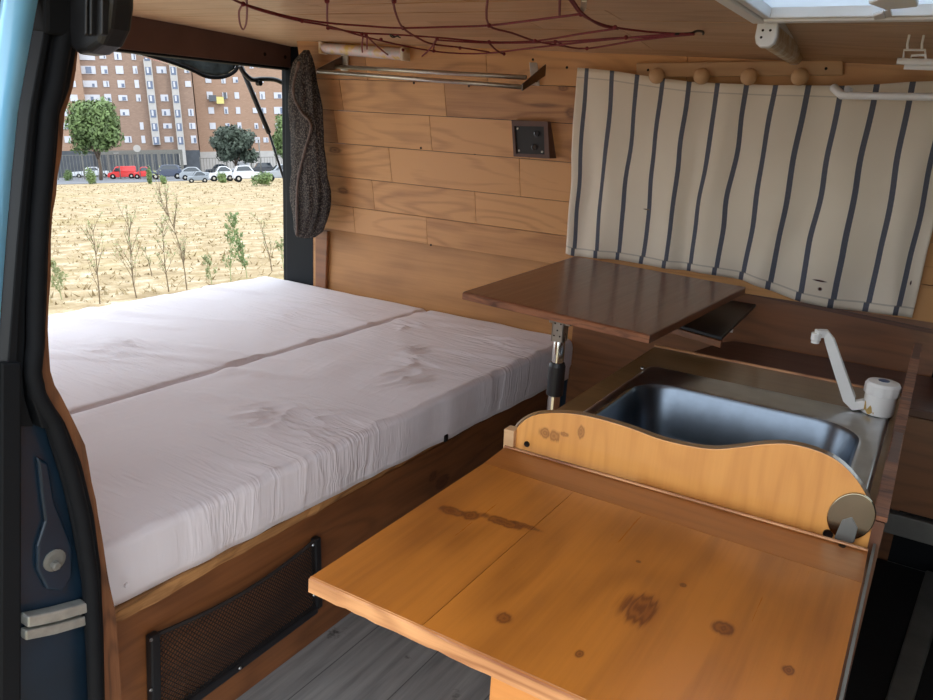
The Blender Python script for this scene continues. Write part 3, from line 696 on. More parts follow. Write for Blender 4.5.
# worktop
wt = thing('worktop', 'orange varnished pine worktop with knots in the foreground', 'worktop', (1.73, -1.28, .508))
ca, cb, cc_, cd = at(310, 577, 'z', ZT), at(505, 447, 'z', ZT), at(868, 551, 'z', ZT), at(833, 712, 'z', ZT)
cd = V((1.976, -1.50, ZT)); TH = .017
j0, j1 = at(484, 463, 'z', ZT), at(862, 583, 'z', ZT)
bm = BM()
fx = [ca, at(424, 624, 'z', ZT), cd]
fx[1] = V((fx[1].x, ca.lerp(cd, .3).y, ZT)); vals = []
bk = []
for f_ in fx:
    t = (f_.x-ca.x)/(cd.x-ca.x); bk.append(j0.lerp(j1, t))
for a, b, c2, d2, gv in zip(fx, fx[1:], bk, bk[1:], (.4, .55)):
    e = V((.0003, 0, 0))
    prism(bm, [a+e, b-e, d2-e, c2+e], (0, 0, -TH)); vals += [gv]*6
o = obj('top_board', bm, M['worktop'], wt); rnd_attr(o, vals)
bm = BM(); prism(bm, [j0+V((0, .0008, 0)), j1+V((0, .0008, 0)), cc_, cb], (0, 0, -TH)); obj('end_band', bm, M['band'], wt)
bm = BM(); ring = []
for i in range(40):
    p = (ca+V((0, -.0005, 0))).lerp(cd+V((0, -.0005, 0)), i/39); j = .0012*noise.noise(V((i*.9, 0, 2)))
    ring.append([p+V((0, .002, .0004)), p+V((0, -.0015+j, -.0015)), p+V((0, -.002+j, -TH+.001+j)), p+V((0, .002, -TH-.001))])
loft(bm, ring); obj('front_edge', bm, M['edge'], wt)
bm = BM(); prism(bm, [cb+V((0, .0, .001)), cc_+V((0, .0, .001)), cc_+V((0, -.0045, .001)), cb+V((0, -.0045, .001))], (0, 0, .0025)); obj('glue_seam', bm, M['edge'], wt, bevel=.0008)
bm = BM(); box(bm, (1.978, -1.5, ZT-.03), (1.981, -1.062, ZT+.001)); obj('metal_edge_strip', bm, M['greymetal'], wt)
bm = BM(); lathe(bm, at(842, 546, 'z', ZT), (0, 0, 1), [(.004, -.002), (.004, .0006)], 10); obj('screw', bm, M['screw'], wt)
dc = thing('drawer_cabinet', 'orange pine drawer cabinet under the front of the worktop', 'cabinet', (1.83, -1.25, 0))
bm = BM(); box(bm, (1.684, -1.43, 0), (1.972, -1.06, ZT-TH-.001)); obj('carcass', bm, M['drawer'], dc)
bm = BM(); box(bm, (1.687, -1.448, ZT-TH-.034), (1.970, -1.431, ZT-TH-.004)); obj('top_rail', bm, M['drawer'], dc, bevel=.002)
bm = BM(); box(bm, (1.687, -1.448, .28), (1.970, -1.431, ZT-TH-.037)); obj('drawer_front', bm, M['drawer'], dc, bevel=.002)
bm = BM(); box(bm, (1.687, -1.448, .03), (1.970, -1.431, .276)); obj('drawer_front', bm, M['drawer'], dc, bevel=.002)
# ------------------------------------------------------------------ table on a chrome leg
tb = thing('folding_table', 'dark brown wooden table slab on one chrome leg below the towel', 'table', (1.39, -.66, 0))
tz = .647
q4 = [at(a, b, 'z', tz) for a, b in ((463, 291.5), (650, 335), (746, 287), (575, 256))]
bm = BM(); prism(bm, q4, (0, 0, -.017)); obj('tabletop', bm, M['table'], tb, bevel=.0025, seg=3)
bm = BM(); ring = []
for i in range(40):
    p = q4[0].lerp(q4[1], i/39)+V((0, -.0006, 0)); j = .0008*noise.noise(V((i*.8, 0, 7)))
    ring.append([p+V((0, .001, -.002)), p+V((0, -.001+j, -.004)), p+V((0, -.001+j, -.0150)), p+V((0, .001, -.0165))])
loft(bm, ring); obj('worn_front_edge', bm, M['tedge'], tb)
lx, ly = 1.398, -.695
lp = at(561, 325, 'y', ly); lx = lp.x
bm = BM(); box(bm, (lx-.013, ly-.012, .588), (lx+.011, ly-.009, .630)); box(bm, (lx-.013, ly-.012, .588), (lx-.010, ly+.012, .630)); box(bm, (lx+.008, ly-.012, .588), (lx+.011, ly+.012, .630))
box(bm, (lx-.022, ly-.008, .622), (lx+.022, ly+.03, .6295)); lbk = obj('leg_bracket', bm, M['alu'], tb, bevel=.0008)
studs('screw', [V((lx+a, ly-.0122, b)) for a, b in ((-.007, .624), (.005, .624), (-.007, .600), (.005, .600), (-.001, .611))], (0, -1, 0), [(.0018, 0), (.0014, .001)], 8, M['screw'], lbk)
bm = BM(); tube(bm, [(lx, ly, .49), (lx, ly, .606)], .0115, 20); leg_ = obj('leg', bm, M['chrome'], tb, smooth=True, bevel=.0005)
bm = BM(); lathe(bm, (lx, ly, 0), (0, 0, 1), [(.014, .478), (.0165, .480), (.0165, .538), (.014, .545), (.012, .546)], 24); obj('grip_sleeve', bm, M['black'], leg_)
bm = BM(); tube(bm, [(lx, ly, .0), (lx, ly, .484)], .012, 16); lathe(bm, (lx, ly, 0), (0, 0, 1), [(.03, 0), (.03, .006), (.014, .01)], 24); obj('lower_leg', bm, M['chrome'], tb, smooth=False)
# dark shelf beside the table with its bracket
sh = thing('corner_shelf', 'black shelf board with a white bracket beside the table below the towel', 'shelf', (1.62, -.15, .56))
bm = BM(); q = [at(a, b, 'z', .585) for a, b in ((655, 318), (722, 337), (766, 297), (742, 285))]
q[2].y = min(q[2].y, -.02); q[3].y = min(q[3].y, -.02)
prism(bm, q, (0, 0, -.008)); obj('shelf_board', bm, M['black'], sh, bevel=.002)
bm = BM(); prism(bm, [q[0]+V((0, -.002, -.009)), q[1]+V((0, -.002, -.009)), q[1]+V((0, .012, -.009)), q[0]+V((0, .012, -.009))], (0, 0, -.014)); obj('shelf_batten', bm, M['brown'], sh, bevel=.001)
bm = BM(); c = at(729, 327, 'y', -.20); box(bm, c-V((.012, .002, .012)), c+V((.010, .002, .012))); box(bm, c-V((.012, .002, -.010)), c+V((.010, .03, .013)))
sbk = obj('bracket', bm, M['white'], sh, bevel=.001)
studs('screw', [c+V((d, -.003, -.002)) for d in (-.006, .004)], (0, -1, 0), [(.002, 0), (.001, .001)], 8, M['screw'], sbk)
# bench behind the kitchen
bn = thing('bench_box', 'dark brown wooden bench box against the wall behind the sink', 'bench', (2.2, -.16, 0))
bm = BM(); zb_ = .483
pts = [V((1.555, -.06, zb_)), V((1.575, -.025, zb_)), V((1.60, -.017, zb_)), V((2.9, -.017, zb_)), V((2.9, -.30, zb_)), V((1.50, -.30, zb_))]
prism(bm, pts, (0, 0, -.018)); obj('bench_top', bm, M['darkpanel'], bn, bevel=.003)
bm = BM(); box(bm, (1.50, -.295, .262), (2.9, -.28, zb_-.019)); obj('front_panel', bm, M['brown'], bn)
bm = BM(); box(bm, (1.50, -.30, .206), (2.9, -.275, .252)); obj('lower_rail', bm, M['greymetal'], bn, bevel=.003)
for xx in (1.52, 2.86):
    bm = BM(); box(bm, (xx, -.29, 0), (xx+.03, -.26, .205)); obj('leg', bm, M['blackpaint'], bn)
bm = BM(); box(bm, (1.992, -1.58, .001), (2.9, -.02, .008)); tag(obj('floor_mat', bm, M['matting']), 'black rubber mat on the cab floor right of the kitchen', 'floor mat')
bm = BM(); prism(bm, [V((2.045, -.70, .0085)), V((2.085, -.70, .0085)), V((2.15, -.05, .0085)), V((2.10, -.05, .0085))], (0, 0, .022))
tag(obj('seat_rail', bm, M['greymetal'], bevel=.004), 'grey metal seat rail on the dark floor right of the kitchen', 'rail')
# ------------------------------------------------------------------ wall fittings
# striped towel
tw_top = [(578,68,-.45),(587,68.5,0),(613,71,1),(638,75,2),(663,78.5,3),(690,82,4),(718,83.5,5),(747,84.5,6),(776,85.5,7),(809,85.5,8),(842,86,9),(877,84.5,10),(913,82,11),(950,81,12),(968,80,12.5)]
tw_bot = [(567,253,-.45),(574,256,0),(598,258,1),(618,260,2),(642,264,3),(666,268,4),(690,271,5),(716,275,6),(742,280,7),(769,290,8),(800,301,9),(832,308,10),(867,312,11),(897,315,12),(912,318,12.5)]
def along(T, u):
    for a, b in zip(T, T[1:]):
        if a[2] <= u <= b[2]+1e-6:
            t = (u-a[2])/(b[2]-a[2]); return a[0]+(b[0]-a[0])*t, a[1]+(b[1]-a[1])*t
    return T[-1][:2]
bm = BM(); uvl = bm.loops.layers.uv.new('uv'); nu, nv = 156, 40; grid = []; uvs = {}
def ytow(v):  # v=1 top
    return -.120*v - .048
for i in range(nu+1):
    u = -.45+12.95*i/nu; a = along(tw_top, u); b = along(tw_bot, u); P = at(a[0], a[1], 'y', ytow(1)); Q = at(b[0], b[1], 'y', ytow(0)); col = []
    for j in range(nv+1):
        v = j/nv; p = Q.lerp(P, v); p.y = Q.y+(P.y-Q.y)*v
        k_ = u*1.0; f_ = .0055*math.sin(k_*2*PI*.5+noise.noise(V((u*.4, v*1.5, 0)))*3)*(.35+.65*(1-v)) + .004*noise.noise(V((u*.9, v*3, 4)))
        bow = -.012*math.sin(PI*v)*0
        p.y += f_ + bow - .004
        p.x += .004*noise.noise(V((u*.5, v*3.5, 9)))*math.sin(PI*v)*2
        vt = bm.verts.new(p); uvs[vt] = (u, v); col.append(vt)
    grid.append(col)
for a, b in zip(grid, grid[1:]):
    for j in range(nv):
        f_ = bm.faces.new((a[j], b[j], b[j+1], a[j+1]))
        for l in f_.loops: l[uvl].uv = uvs[l.vert]
o = obj('striped_towel', bm, M['towel'], smooth=True)
md = o.modifiers.new('solid', 'SOLIDIFY'); md.thickness = .0018
tag(o, 'cream canvas towel with thin navy stripes hanging over the far window', 'towel')
# hook rail
hr = thing('hook_rail', 'pale wooden hook rail with four round knobs above the towel', 'hook rail', (1.5, -.14, 1.12))
bm = BM(); yr = -.150
prism(bm, [at(636, 63, 'y', yr), at(843, 60, 'y', yr), at(843, 75, 'y', yr), at(636, 77.5, 'y', yr)], (0, .014, 0)); obj('rail_board', bm, M['rail'], hr, bevel=.0025)
for a, b in ((657, 76), (702, 76.5), (749, 77), (800, 77)):
    bm = BM(); c = at(a, b, 'y', yr-.036)
    lathe(bm, c+V((0, .034, .004)), (0, -1, -.1), [(.007, 0), (.0065, .014), (.009, .02), (.015, .026), (.018, .034), (.017, .042), (.011, .049), (.004, .051)], 20)
    obj('knob', bm, M['rail'], hr, smooth=True)
studs('screw', [at(a, b, 'y', yr-.0005) for a, b in ((648, 70), (826, 68.5))], (0, -1, 0), [(.003, 0), (.002, .001)], 10, M['screw'], hr)
# socket panel
sp_ = thing('power_socket', 'square black socket panel in a reddish wooden frame on the plank wall', 'socket', at(532, 140, 'y', -.07))
yo = -.118
def sq(a, b, c2, d2, y): return [at(a, b, 'y', y), at(c2, b, 'y', y), at(c2, d2, 'y', y), at(a, d2, 'y', y)]
O4 = [at(a, b, 'y', yo) for a, b in ((511.5, 120.5), (547.5, 121.5), (549.5, 158.5), (513.5, 156.5))]
I4 = [at(a, b, 'y', yo) for a, b in ((514, 126), (544, 126.5), (544.5, 154.5), (516, 153.5))]
bm = BM()
A = [bm.verts.new(p) for p in O4]; B = [bm.verts.new(p) for p in I4]; A2 = [bm.verts.new(p+V((0, .045, 0))) for p in O4]; B2 = [bm.verts.new(p+V((0, .006, 0))) for p in I4]
for i in range(4):
    j = (i+1) % 4; bm.faces.new((A[i], A[j], B[j], B[i])); bm.faces.new((A[i], A2[i], A2[j], A[j])); bm.faces.new((B[i], B[j], B2[j], B2[i]))
obj('wooden_frame', bm, M['header'], sp_)
bm = BM(); prism(bm, [p+V((0, .005, 0)) for p in I4], (0, .01, 0)); bpl = obj('black_plate', bm, M['black'], sp_)
for a, b in ((534.5, 147), (537, 133.5)):
    bm = BM(); c = at(a, b, 'y', yo+.004); lathe(bm, c, (0, -1, 0), [(.008, 0), (.008, .003), (.006, .0035), (.0055, .001), (.002, .001)], 16); obj('round_outlet', bm, M['glassdark'], bpl)
studs('screw', [at(a, b, 'y', yo+.004) for a, b in ((517.5, 128.5), (519, 150.5), (542, 151.8))], (0, -1, 0), [(.0032, 0), (.002, .0015)], 10, M['tap'], bpl)
# two-bar rack
rk = thing('two_bar_rack', 'metal rack of two parallel bars on the plank wall under the ceiling', 'rack', (.7, -.15, 1.09))
yf, yw = -.21, -.138
fl, fr_ = at(318.5, 71.5, 'y', yf), at(523, 87, 'y', yf); bl_, br2 = at(333, 66.5, 'y', yw-.02), at(526, 77.5, 'y', yw-.025)
for a, b in ((fl, fr_), (bl_, br2)):
    bm = BM(); tube(bm, [a, b], .0058, 14); obj('bar', bm, M['alu'], rk, smooth=True)
bm = BM(); wl = at(345, 60, 'y', yw); prism(bm, [fl+V((-.004, -.006, -.008)), fl+V((-.004, -.006, .006)), wl+V((-.012, 0, .012)), V((wl.x-.012, yw, wl.z-.022))], (.004, 0, 0)); obj('end_bracket', bm, M['darkmetal'], rk, bevel=.001)
bm = BM(); box(bm, wl+V((-.016, -.001, -.03)), wl+V((.012, .003, .014))); obj('wall_plate', bm, M['alu'], rk, bevel=.001)
wr = at(531, 64, 'y', yw)
bm = BM(); prism(bm, [fr_+V((.0, -.008, -.010)), fr_+V((.0, -.008, .007)), V((fr_.x+.02, yw, wr.z+.0)), V((fr_.x+.02, yw, wr.z-.028))], (.004, 0, 0)); obj('end_bracket', bm, M['darkmetal'], rk, bevel=.001)
bm = BM(); c1 = at(528.5, 54, 'y', yw+.01); c2_ = at(539, 85, 'y', yw+.01); prism(bm, [at(529, 54, 'y', yw+.01), at(537, 54.5, 'y', yw+.01), at(540, 86, 'y', yw+.01), at(532, 85, 'y', yw+.01)], (0, -.004, 0)); obj('wall_plate', bm, M['alu'], rk, bevel=.001)
studs('screw', [at(a, b, 'y', yw+.005) for a, b in ((533, 59.5), (536.5, 81))], (0, -1, 0), [(.0035, 0), (.003, .0015)], 10, M['screw'], rk)
# lamp strip on the plank wall
ls = thing('strip_lamp', 'long pale plastic strip lamp, unlit, above the two-bar rack', 'lamp', at(362, 50, 'y', -.15))
def strip(name, parent, mats, a, b, h, d):
    pass
la, lb = at(322, 47.5, 'y', -.155), at(404, 54, 'y', -.155); bm = BM()
rings = []
for t in (0, .02, .98, 1):
    p = la.lerp(lb, t); s = .8 if t in (0, 1) else 1; ring = []
    for k_ in range(13):
        a = PI*k_/12; ring.append(p+V((0, .02-.032*math.sin(a)*s, .017*math.cos(a)*s)))
    rings.append(ring)
loft(bm, rings)
k = N('pearly_lamp_cover'); tcn = k.n('ShaderNodeTexCoord'); nzn = k.n('ShaderNodeTexNoise', i_Scale=30.0, i_Detail=3.0); k.l(tcn.outputs['Object'], nzn.inputs['Vector'])
k.l(k.ramp(nzn.outputs['Fac'], [(.38, lin((244, 222, 150))), (.5, lin((244, 226, 236))), (.62, lin((228, 232, 240)))]), k.b.inputs['Base Color']); k.b.inputs['Roughness'].default_value = .15; k.b.inputs['Coat Weight'].default_value = .6
M['pearl'] = k.m
obj('lamp_cover', bm, M['pearl'], ls, smooth=True)
for p in (la, lb):
    bm = BM(); box(bm, p+V((-.006, -.012, -.018)), p+V((.006, .03, .018))); obj('end_cap', bm, M['oldwhite'], ls, bevel=.004, seg=3)
# ceiling lamp behind the hooks
cl = thing('ceiling_lamp', 'yellowed white plastic lamp under the ceiling beside the roof hatch', 'lamp', at(780, 45, 'z', 1.10))
n1, n2 = at(766, 37, 'z', 1.145), at(797, 59, 'z', 1.150)
dx_ = (n2-n1).normalized(); sd = dx_.cross(V((0, 0, 1))).normalized(); L_ = .40
def ring_at(p, s):
    return [p+sd*x_*s+V((0, 0, z_*s)) for x_, z_ in ((-.016, .022), (.016, .022), (.017, .0), (.014, -.010), (.007, -.016), (-.007, -.016), (-.014, -.010), (-.017, .0))]
bm = BM(); loft(bm, [ring_at(n1+dx_*.012, .9), ring_at(n1+dx_*L_, .9)]); obj('lamp_cover', bm, M['oldwhite'], cl, bevel=.002)
bm = BM(); loft(bm, [ring_at(n1-dx_*.004, .95), ring_at(n1, 1.05), ring_at(n1+dx_*.014, 1.05)]); obj('end_cap', bm, M['white'], cl, bevel=.002)
studs('contact_pin', [n1-dx_*.0045+sd*s_+V((0, 0, z_)) for s_, z_ in ((-.006, .010), (.006, .010), (-.007, -.001))], -dx_, [(.0022, 0), (.0018, .0008)], 8, M['screw'], cl)
bm = BM(); c = n1+dx_*.2+V((0, 0, .034)); obox(bm, c, dx_, sd, V((0, 0, 1)), .17, .014, .014); obj('mounting_block', bm, M['white'], cl)
# roof hatch
ht = thing('roof_hatch', 'white framed roof hatch with a milky panel in the ceiling', 'roof hatch', (1.93, -.9, 1.09))
zh = 1.165
bm = BM(); fw_ = .035
def slab(bm, x0, x1, y0, y1, z0, z1): box(bm, (x0, y0, z0), (x1, y1, z1))
pa, pb, pd = at(752, 24, 'z', zh), at(960, 22, 'z', zh), at(712, 0, 'z', zh)
X0h, Y1h = pa.x, pa.y; X1h, Y0h = X0h+.47, Y1h-.47
def tier(x0, x1, y0, y1, w_, z0, z1):
    slab(bm, x0, x0+w_, y0, y1, z0, z1); slab(bm, x1-w_, x1, y0, y1, z0, z1); slab(bm, x0+w_, x1-w_, y1-w_, y1, z0, z1); slab(bm, x0+w_, x1-w_, y0, y0+w_, z0, z1)
tier(X0h, X1h, Y0h, Y1h, .022, zh, 1.20); obj('hatch_frame', bm, M['white'], ht, bevel=.003)
bm = BM(); tier(X0h+.0225, X1h-.0225, Y0h+.0225, Y1h-.0225, .012, zh+.004, 1.19); obj('inner_frame', bm, M['white'], ht, bevel=.002)
bm = BM(); slab(bm, X0h+.035, X1h-.035, Y0h+.035, Y1h-.035, zh+.020, zh+.024); obj('milky_panel', bm, M['acrylic'], ht)
bm = BM(); h1, h2 = at(871, 6, 'z', zh-.004), at(925, -2, 'z', zh-.004)
prism(bm, [at(a, b, 'z', zh-.006) for a, b in ((868, 4), (885, -2), (915, -2), (918, 7), (900, 9), (885, 10))], (0, 0, .008)); obj('latch_handle', bm, M['white'], ht, bevel=.002)
bm = BM(); prism(bm, [at(a, b, 'z', zh+.002) for a, b in ((882, 14), (890, 8), (892, 17), (877, 19))], (0, 0, .006)); obj('latch_arm', bm, M['white'], ht, bevel=.001)
bm = BM(); prism(bm, [at(a, b, 'z', zh-.001) for a, b in ((872, 17), (883, 13), (886, 19), (874, 20.5))], (0, 0, .006)); obj('latch_catch', bm, M['white'], ht, bevel=.002)
# white towel bar near the ceiling (in front of the towel)
wbz = thing('white_towel_bar', 'white rod with bent end hanging in front of the striped towel', 'towel bar', at(880, 95, 'y', -.27))
bm = BM(); y_ = -.27; e1 = at(834, 88, 'y', y_+.03); e2 = at(842, 95.5, 'y', y_); e3 = at(960, 97.5, 'y', y_)
tube(bm, [e1+V((0, .012, .0)), e1, e2, e2.lerp(e3, .1), e3, e3+V((.08, 0, 0))], [.0085, .0085, .0078, .007, .007, .007], 14); obj('rod', bm, M['white'], wbz, smooth=True)
bm = BM(); c = e1+V((.022, .02, -.0)); tube(bm, [c+V((0, .05, .0)), c], .006, 10); obj('support_arm', bm, M['white'], wbz, smooth=True); bm = BM(); tube(bm, [V((2.06, y_, e3.z)), V((2.06, -.05, e3.z+.01))], .006, 8); obj('support_arm', bm, M['white'], wbz, smooth=True)
# white wire holder
wh = thing('wire_holder', 'small white wire holder under the ceiling at the right edge', 'rack', at(915, 60, 'y', -.40))
yy = -.40; bm = BM()
for a, b, c2, d2 in ((897, 61, 960, 63),): tube(bm, [at(a, b, 'y', yy), at(c2, d2, 'y', yy)], .0055, 8)
tube(bm, [at(904, 67, 'y', yy), at(960, 69, 'y', yy)], .004, 8); obj('rail', bm, M['white'], wh)
bm = BM()
for q in ([(903, 61), (904, 50), (925, 50), (926, 61)], [(911, 61), (911.5, 55.5), (926, 55)], [(907.5, 50), (907.5, 44)], [(922, 50), (922, 44)]):
    tube(bm, [at(a, b, 'y', yy) for a, b in q], .0022, 6)
for q in ((907.5, 44), (922, 44)):
    p = at(q[0], q[1], 'y', yy); tube(bm, [p, V((p.x, p.y, zc(p.x, p.y)))], .0022, 6)
obj('wire_frame', bm, M['white'], wh)
# cargo net under the ceiling
cn = thing('elastic_cargo_net', 'dark red elastic cord net slung under the wooden ceiling', 'cargo net', at(450, 30, 'z', 1.1))
strands = [
 [(222,-6),(243,4),(262,11),(300,21),(328,26),(362,36),(400,45),(440,52),(483,53.5),(540,47),(620,38.5),(672,34.5),(694,34)],
 [(243,4),(290,17),(328,23),(366,26),(400,28),(445,27),(489,25.5),(535,20),(581,14)],
 [(562,-8),(570,0),(581,14),(598,23),(615,27.5),(645,31.5),(672,33.5),(694,34)],
 [(566,-8),(574,2),(583,14),(600,25),(618,29)],
 [(246,-8),(247,10),(246,24),(243,29.5),(240,24),(239,12),(243,4)],
 [(328,-8),(327,14),(328,29)],
 [(388,-8),(393,2),(396,14),(403,28),(418,38),(432,44),(460,47.5),(489,52)],
 [(488,-8),(488.5,25),(512,33),(535,41),(560,45.5),(587,48.5),(640,40),(694,34)],
 [(328,28),(362,33),(392,34.5),(437,37.5),(489,42),(535,41),(580,34),(617,28.5)],
 [(365,34),(378,47),(390,56),(402,60.5),(416,59.5),(428,51),(436,40)],
 [(560,-8),(559.5,15)],
 [(437,39),(434,46),(433,52)],[(489,43),(496,50),(504,54.5)],[(556,41),(565,46)],
 [(363,36),(362,48),(363,57)],[(367,35),(367,49)],
 [(437,40),(489,43),(555,42),(620,38),(660,37),(694,34.5)]]
bm = BM()
for i, s in enumerate(strands):
    pts = smooth_pts([at(a, b, 'z', 1.148+.003*(i % 3)) for a, b in s], 4); tube(bm, pts, .0020, 6)
obj('cords', bm, M['cord'], cn, smooth=True)
bm = BM()
for a, b in ((243,4),(302,21),(328,28),(362,34),(366,35),(403,28),(381,39.5),(437,39),(434,51),(403,50),(489,25.5),(489,42),(460,48),(535,41),(581,14),(615,27.5),(587,48.5),(504,54),(555,42),(626,37.5),(327,1),(394,1)):
    bm = BM(); c = at(a, b, 'z', 1.148); bmesh.ops.create_icosphere(bm, subdivisions=2, radius=.0042, matrix=Matrix.Translation(c)); obj('knot', bm, M['cord'], cn, smooth=True)
bm = BM(); hk = [at(a, b, 'z', 1.152) for a, b in ((675, 34), (690, 33.5), (697, 31), (702, 33), (701, 38), (696, 37))]; hk = [at(a, b, 'z', z_) for a, b, z_ in ((675, 34, 1.148), (690, 33.5, 1.15), (697, 31, 1.158), (703, 32, 1.17), (702, 36, 1.18), (697, 37, 1.187))]; tube(bm, smooth_pts(hk, 5), .0022, 8)
obj('end_hook', bm, M['screw'], cn, smooth=True)
bm = BM(); c = at(394, 36, 'z', 1.148); tube(bm, [c+V((.009*math.cos(a*PI/6), .009*math.sin(a*PI/6), .002*math.sin(a))) for a in range(12)], .0014, 6); tube(bm, [c+V((.008, 0, 0)), c+V((.02, -.004, -.004))], .0014, 6); obj('small_hook', bm, M['screw'], cn)
bm = BM(); prism(bm, [at(a, b, 'z', 1.151) for a, b in ((581, 2), (587, 2), (586, 10), (583, 14), (580, 9))], (0, 0, .004)); obj('metal_clip', bm, M['alu'], cn, bevel=.001)
# bunched curtain at the rear corner
bm = BM()
CL = [(304,50),(294,62),(291,80),(290,110),(291,150),(292,190),(294,215),(296,232),(300,237)]
CR = [(309,50),(313,62),(318,90),(322,120),(326,160),(329,190),(327,215),(321,230),(312,237)]
rings = []
for j in range(56):
    t = j/55; y_ = 50+187*t; zc_y = -.075-.05*t*0
    xl, xr = interp([(a, b) for a, b in CL], y_), interp([(a, b) for a, b in CR], y_)
    A_, B_ = at(xl, y_, 'y', -.19+.10*t), at(xr, y_, 'y', -.19+.10*t); c = (A_+B_)/2; h = (B_-A_).length/2; ring = []
    for k_ in range(40):
        a = 2*PI*k_/40; n = 1+.2*math.sin(a*9+t*3+3*noise.noise(V((t*3, a, 0))))*(.6+.4*math.sin(t*9))+.10*noise.noise(V((math.cos(a)*2, math.sin(a)*2, t*9)))
        ring.append(c+V((math.cos(a)*h*.93*n, math.sin(a)*min(h, .026)*(.35+.65*min(1, t*3))*n, 0)))
    rings.append(ring)
loft(bm, rings)
ct = thing('gathered_curtain', 'bunched charcoal knitted curtain hanging in the rear corner', 'curtain', (.1, -.08, .6))
obj('knitted_cloth', bm, M['knit'], ct, smooth=True)
bm = BM()
pp = smooth_pts([at(a, b, 'y', -.215+.09*i/7) for i, (a, b) in enumerate(((299,62),(293,90),(300,110),(311,125),(305,150),(298,180),(297,205),(297,235)))], 5)
tube(bm, pp, [.0045+.0025*noise.noise(V((i*.7, 0, 0))) for i in range(len(pp))], 8); obj('folded_hem', bm, simple('brown_grey_hem', (112, 96, 88), .9, 0, .15, 80), ct, smooth=True)
# ------------------------------------------------------------------ tailgate outside the rear opening
tg = thing('raised_tailgate', 'dark glossy raised tailgate seen from below past the rear header', 'tailgate', (-.4, -.5, 1.15))
xg = -.10
lowe = [(100,44),(130,50),(165,60),(190,69),(205,76),(217,77.5),(228,75.5),(236,70),(238,63)]; upe = [(239,58),(200,52),(160,42),(100,30)]
bm = BM(); pts = [at(a, b, 'x', xg) for a, b in lowe+upe]
off = V((-.55, 0, .10)); prism(bm, pts, off); obj('inner_panel', bm, simple('glossy_dark_grey', (120, 134, 136), .12, .3, .3, 9, coat=.8, noise_col=(26, 30, 33)), tg, bevel=.01, seg=3)
bm = BM(); tube(bm, smooth_pts([at(a, b, 'x', xg+.004) for a, b in lowe], 4), .006, 8); obj('rubber_seal', bm, M['rubber'], tg, smooth=True)
gs = thing('gas_strut', 'black gas strut holding the tailgate open at the rear opening', 'gas strut', at(288, 194, 'x', -.04))
s0, s1, s2 = at(241, 66, 'x', -.10), at(269, 133, 'x', -.07), at(289, 195, 'x', -.04)
bm = BM(); tube(bm, [s0, s1], .0085, 12); obj('cylinder', bm, M['black'], gs, smooth=True)
bm = BM(); tube(bm, [s1, s2], .0042, 10); obj('rod', bm, M['black'], gs, smooth=True)
bm = BM(); bmesh.ops.create_icosphere(bm, subdivisions=2, radius=.009, matrix=Matrix.Translation(s2)); obj('ball_joint', bm, M['black'], gs, smooth=True)
hg = thing('tailgate_hinge', 'curved black hinge arm joining the tailgate to the rear frame', 'hinge', at(270, 82, 'x', -.05))
bm = BM(); hp = smooth_pts([at(a, b, 'x', -.06) for a, b in ((240,66),(244,73),(252,79.5),(262,79),(274,79.5),(283,83),(290,88))], 5); tube(bm, hp, .008, 10); obj('hinge_arm', bm, M['black'], hg, smooth=True)
bm = BM(); c = at(289.5, 90, 'x', -.05); box(bm, c-V((.012, .012, .022)), c+V((.012, .012, .022))); obj('hinge_block', bm, M['black'], hg, bevel=.003)
bm = BM(); c = at(259, 83, 'x', -.055); lathe(bm, c, (1, 0, 0), [(.009, -.008), (.009, .008)], 12); obj('pivot', bm, M['black'], hg)
# ------------------------------------------------------------------ outside
def gobj(name, bm, mats, parent=None, **k): return obj(name, bm, mats, parent, **k)
def gthing(name, label, cat, s, d, z=0, yaw=0, group=None):
    o = bpy.data.objects.new(name, None); C.objects.link(o)
    o.matrix_world = Matrix.Translation(G(s, d, z)) @ GM @ Matrix.Rotation(yaw, 4, 'Z')
    ORG[o.name] = V((0, 0, 0)); return tag(o, label, cat, group)
def gmesh(name, bm, mats, s, d, z=0, yaw=0, smooth=False):
    """a one-mesh thing whose vertices are given around its own base"""
    if not isinstance(mats, (list, tuple)): mats = [mats]
    bmesh.ops.recalc_face_normals(bm, faces=bm.faces)
    me = bpy.data.meshes.new(name); bm.to_mesh(me); bm.free()
    for m in mats: me.materials.append(m)
    if smooth:
        for p in me.polygons: p.use_smooth = True
    o = bpy.data.objects.new(name, me); C.objects.link(o)
    o.matrix_world = Matrix.Translation(G(s, d, z)) @ GM @ Matrix.Rotation(yaw, 4, 'Z'); return o
# ground
bm = BM(); n = 80
vv = []
for i in range(n+1):
    row = []
    for j in range(n+1):
        s = -120+240*i/n; d = -30+125*j/n
        h = .10*noise.noise(V((s*.15, d*.15, 0)))*(1 if d > 6 else 0) + .05*noise.noise(V((s*.6, d*.6, 2)))*(1 if d > 6 else 0)
        row.append(bm.verts.new((s, d, h)))
    vv.append(row)
for i in range(n):
    for j in range(n): bm.faces.new((vv[i][j], vv[i+1][j], vv[i+1][j+1], vv[i][j+1]))
tag(gmesh('ground', bm, M['field'], 0, 0, 0, smooth=True), kind='structure')
bm = BM(); box(bm, (-160, 94, -.2), (160, 400, .03)); tag(gmesh('ground_car_park', bm, M['asphalt'], 0, 0), kind='structure')
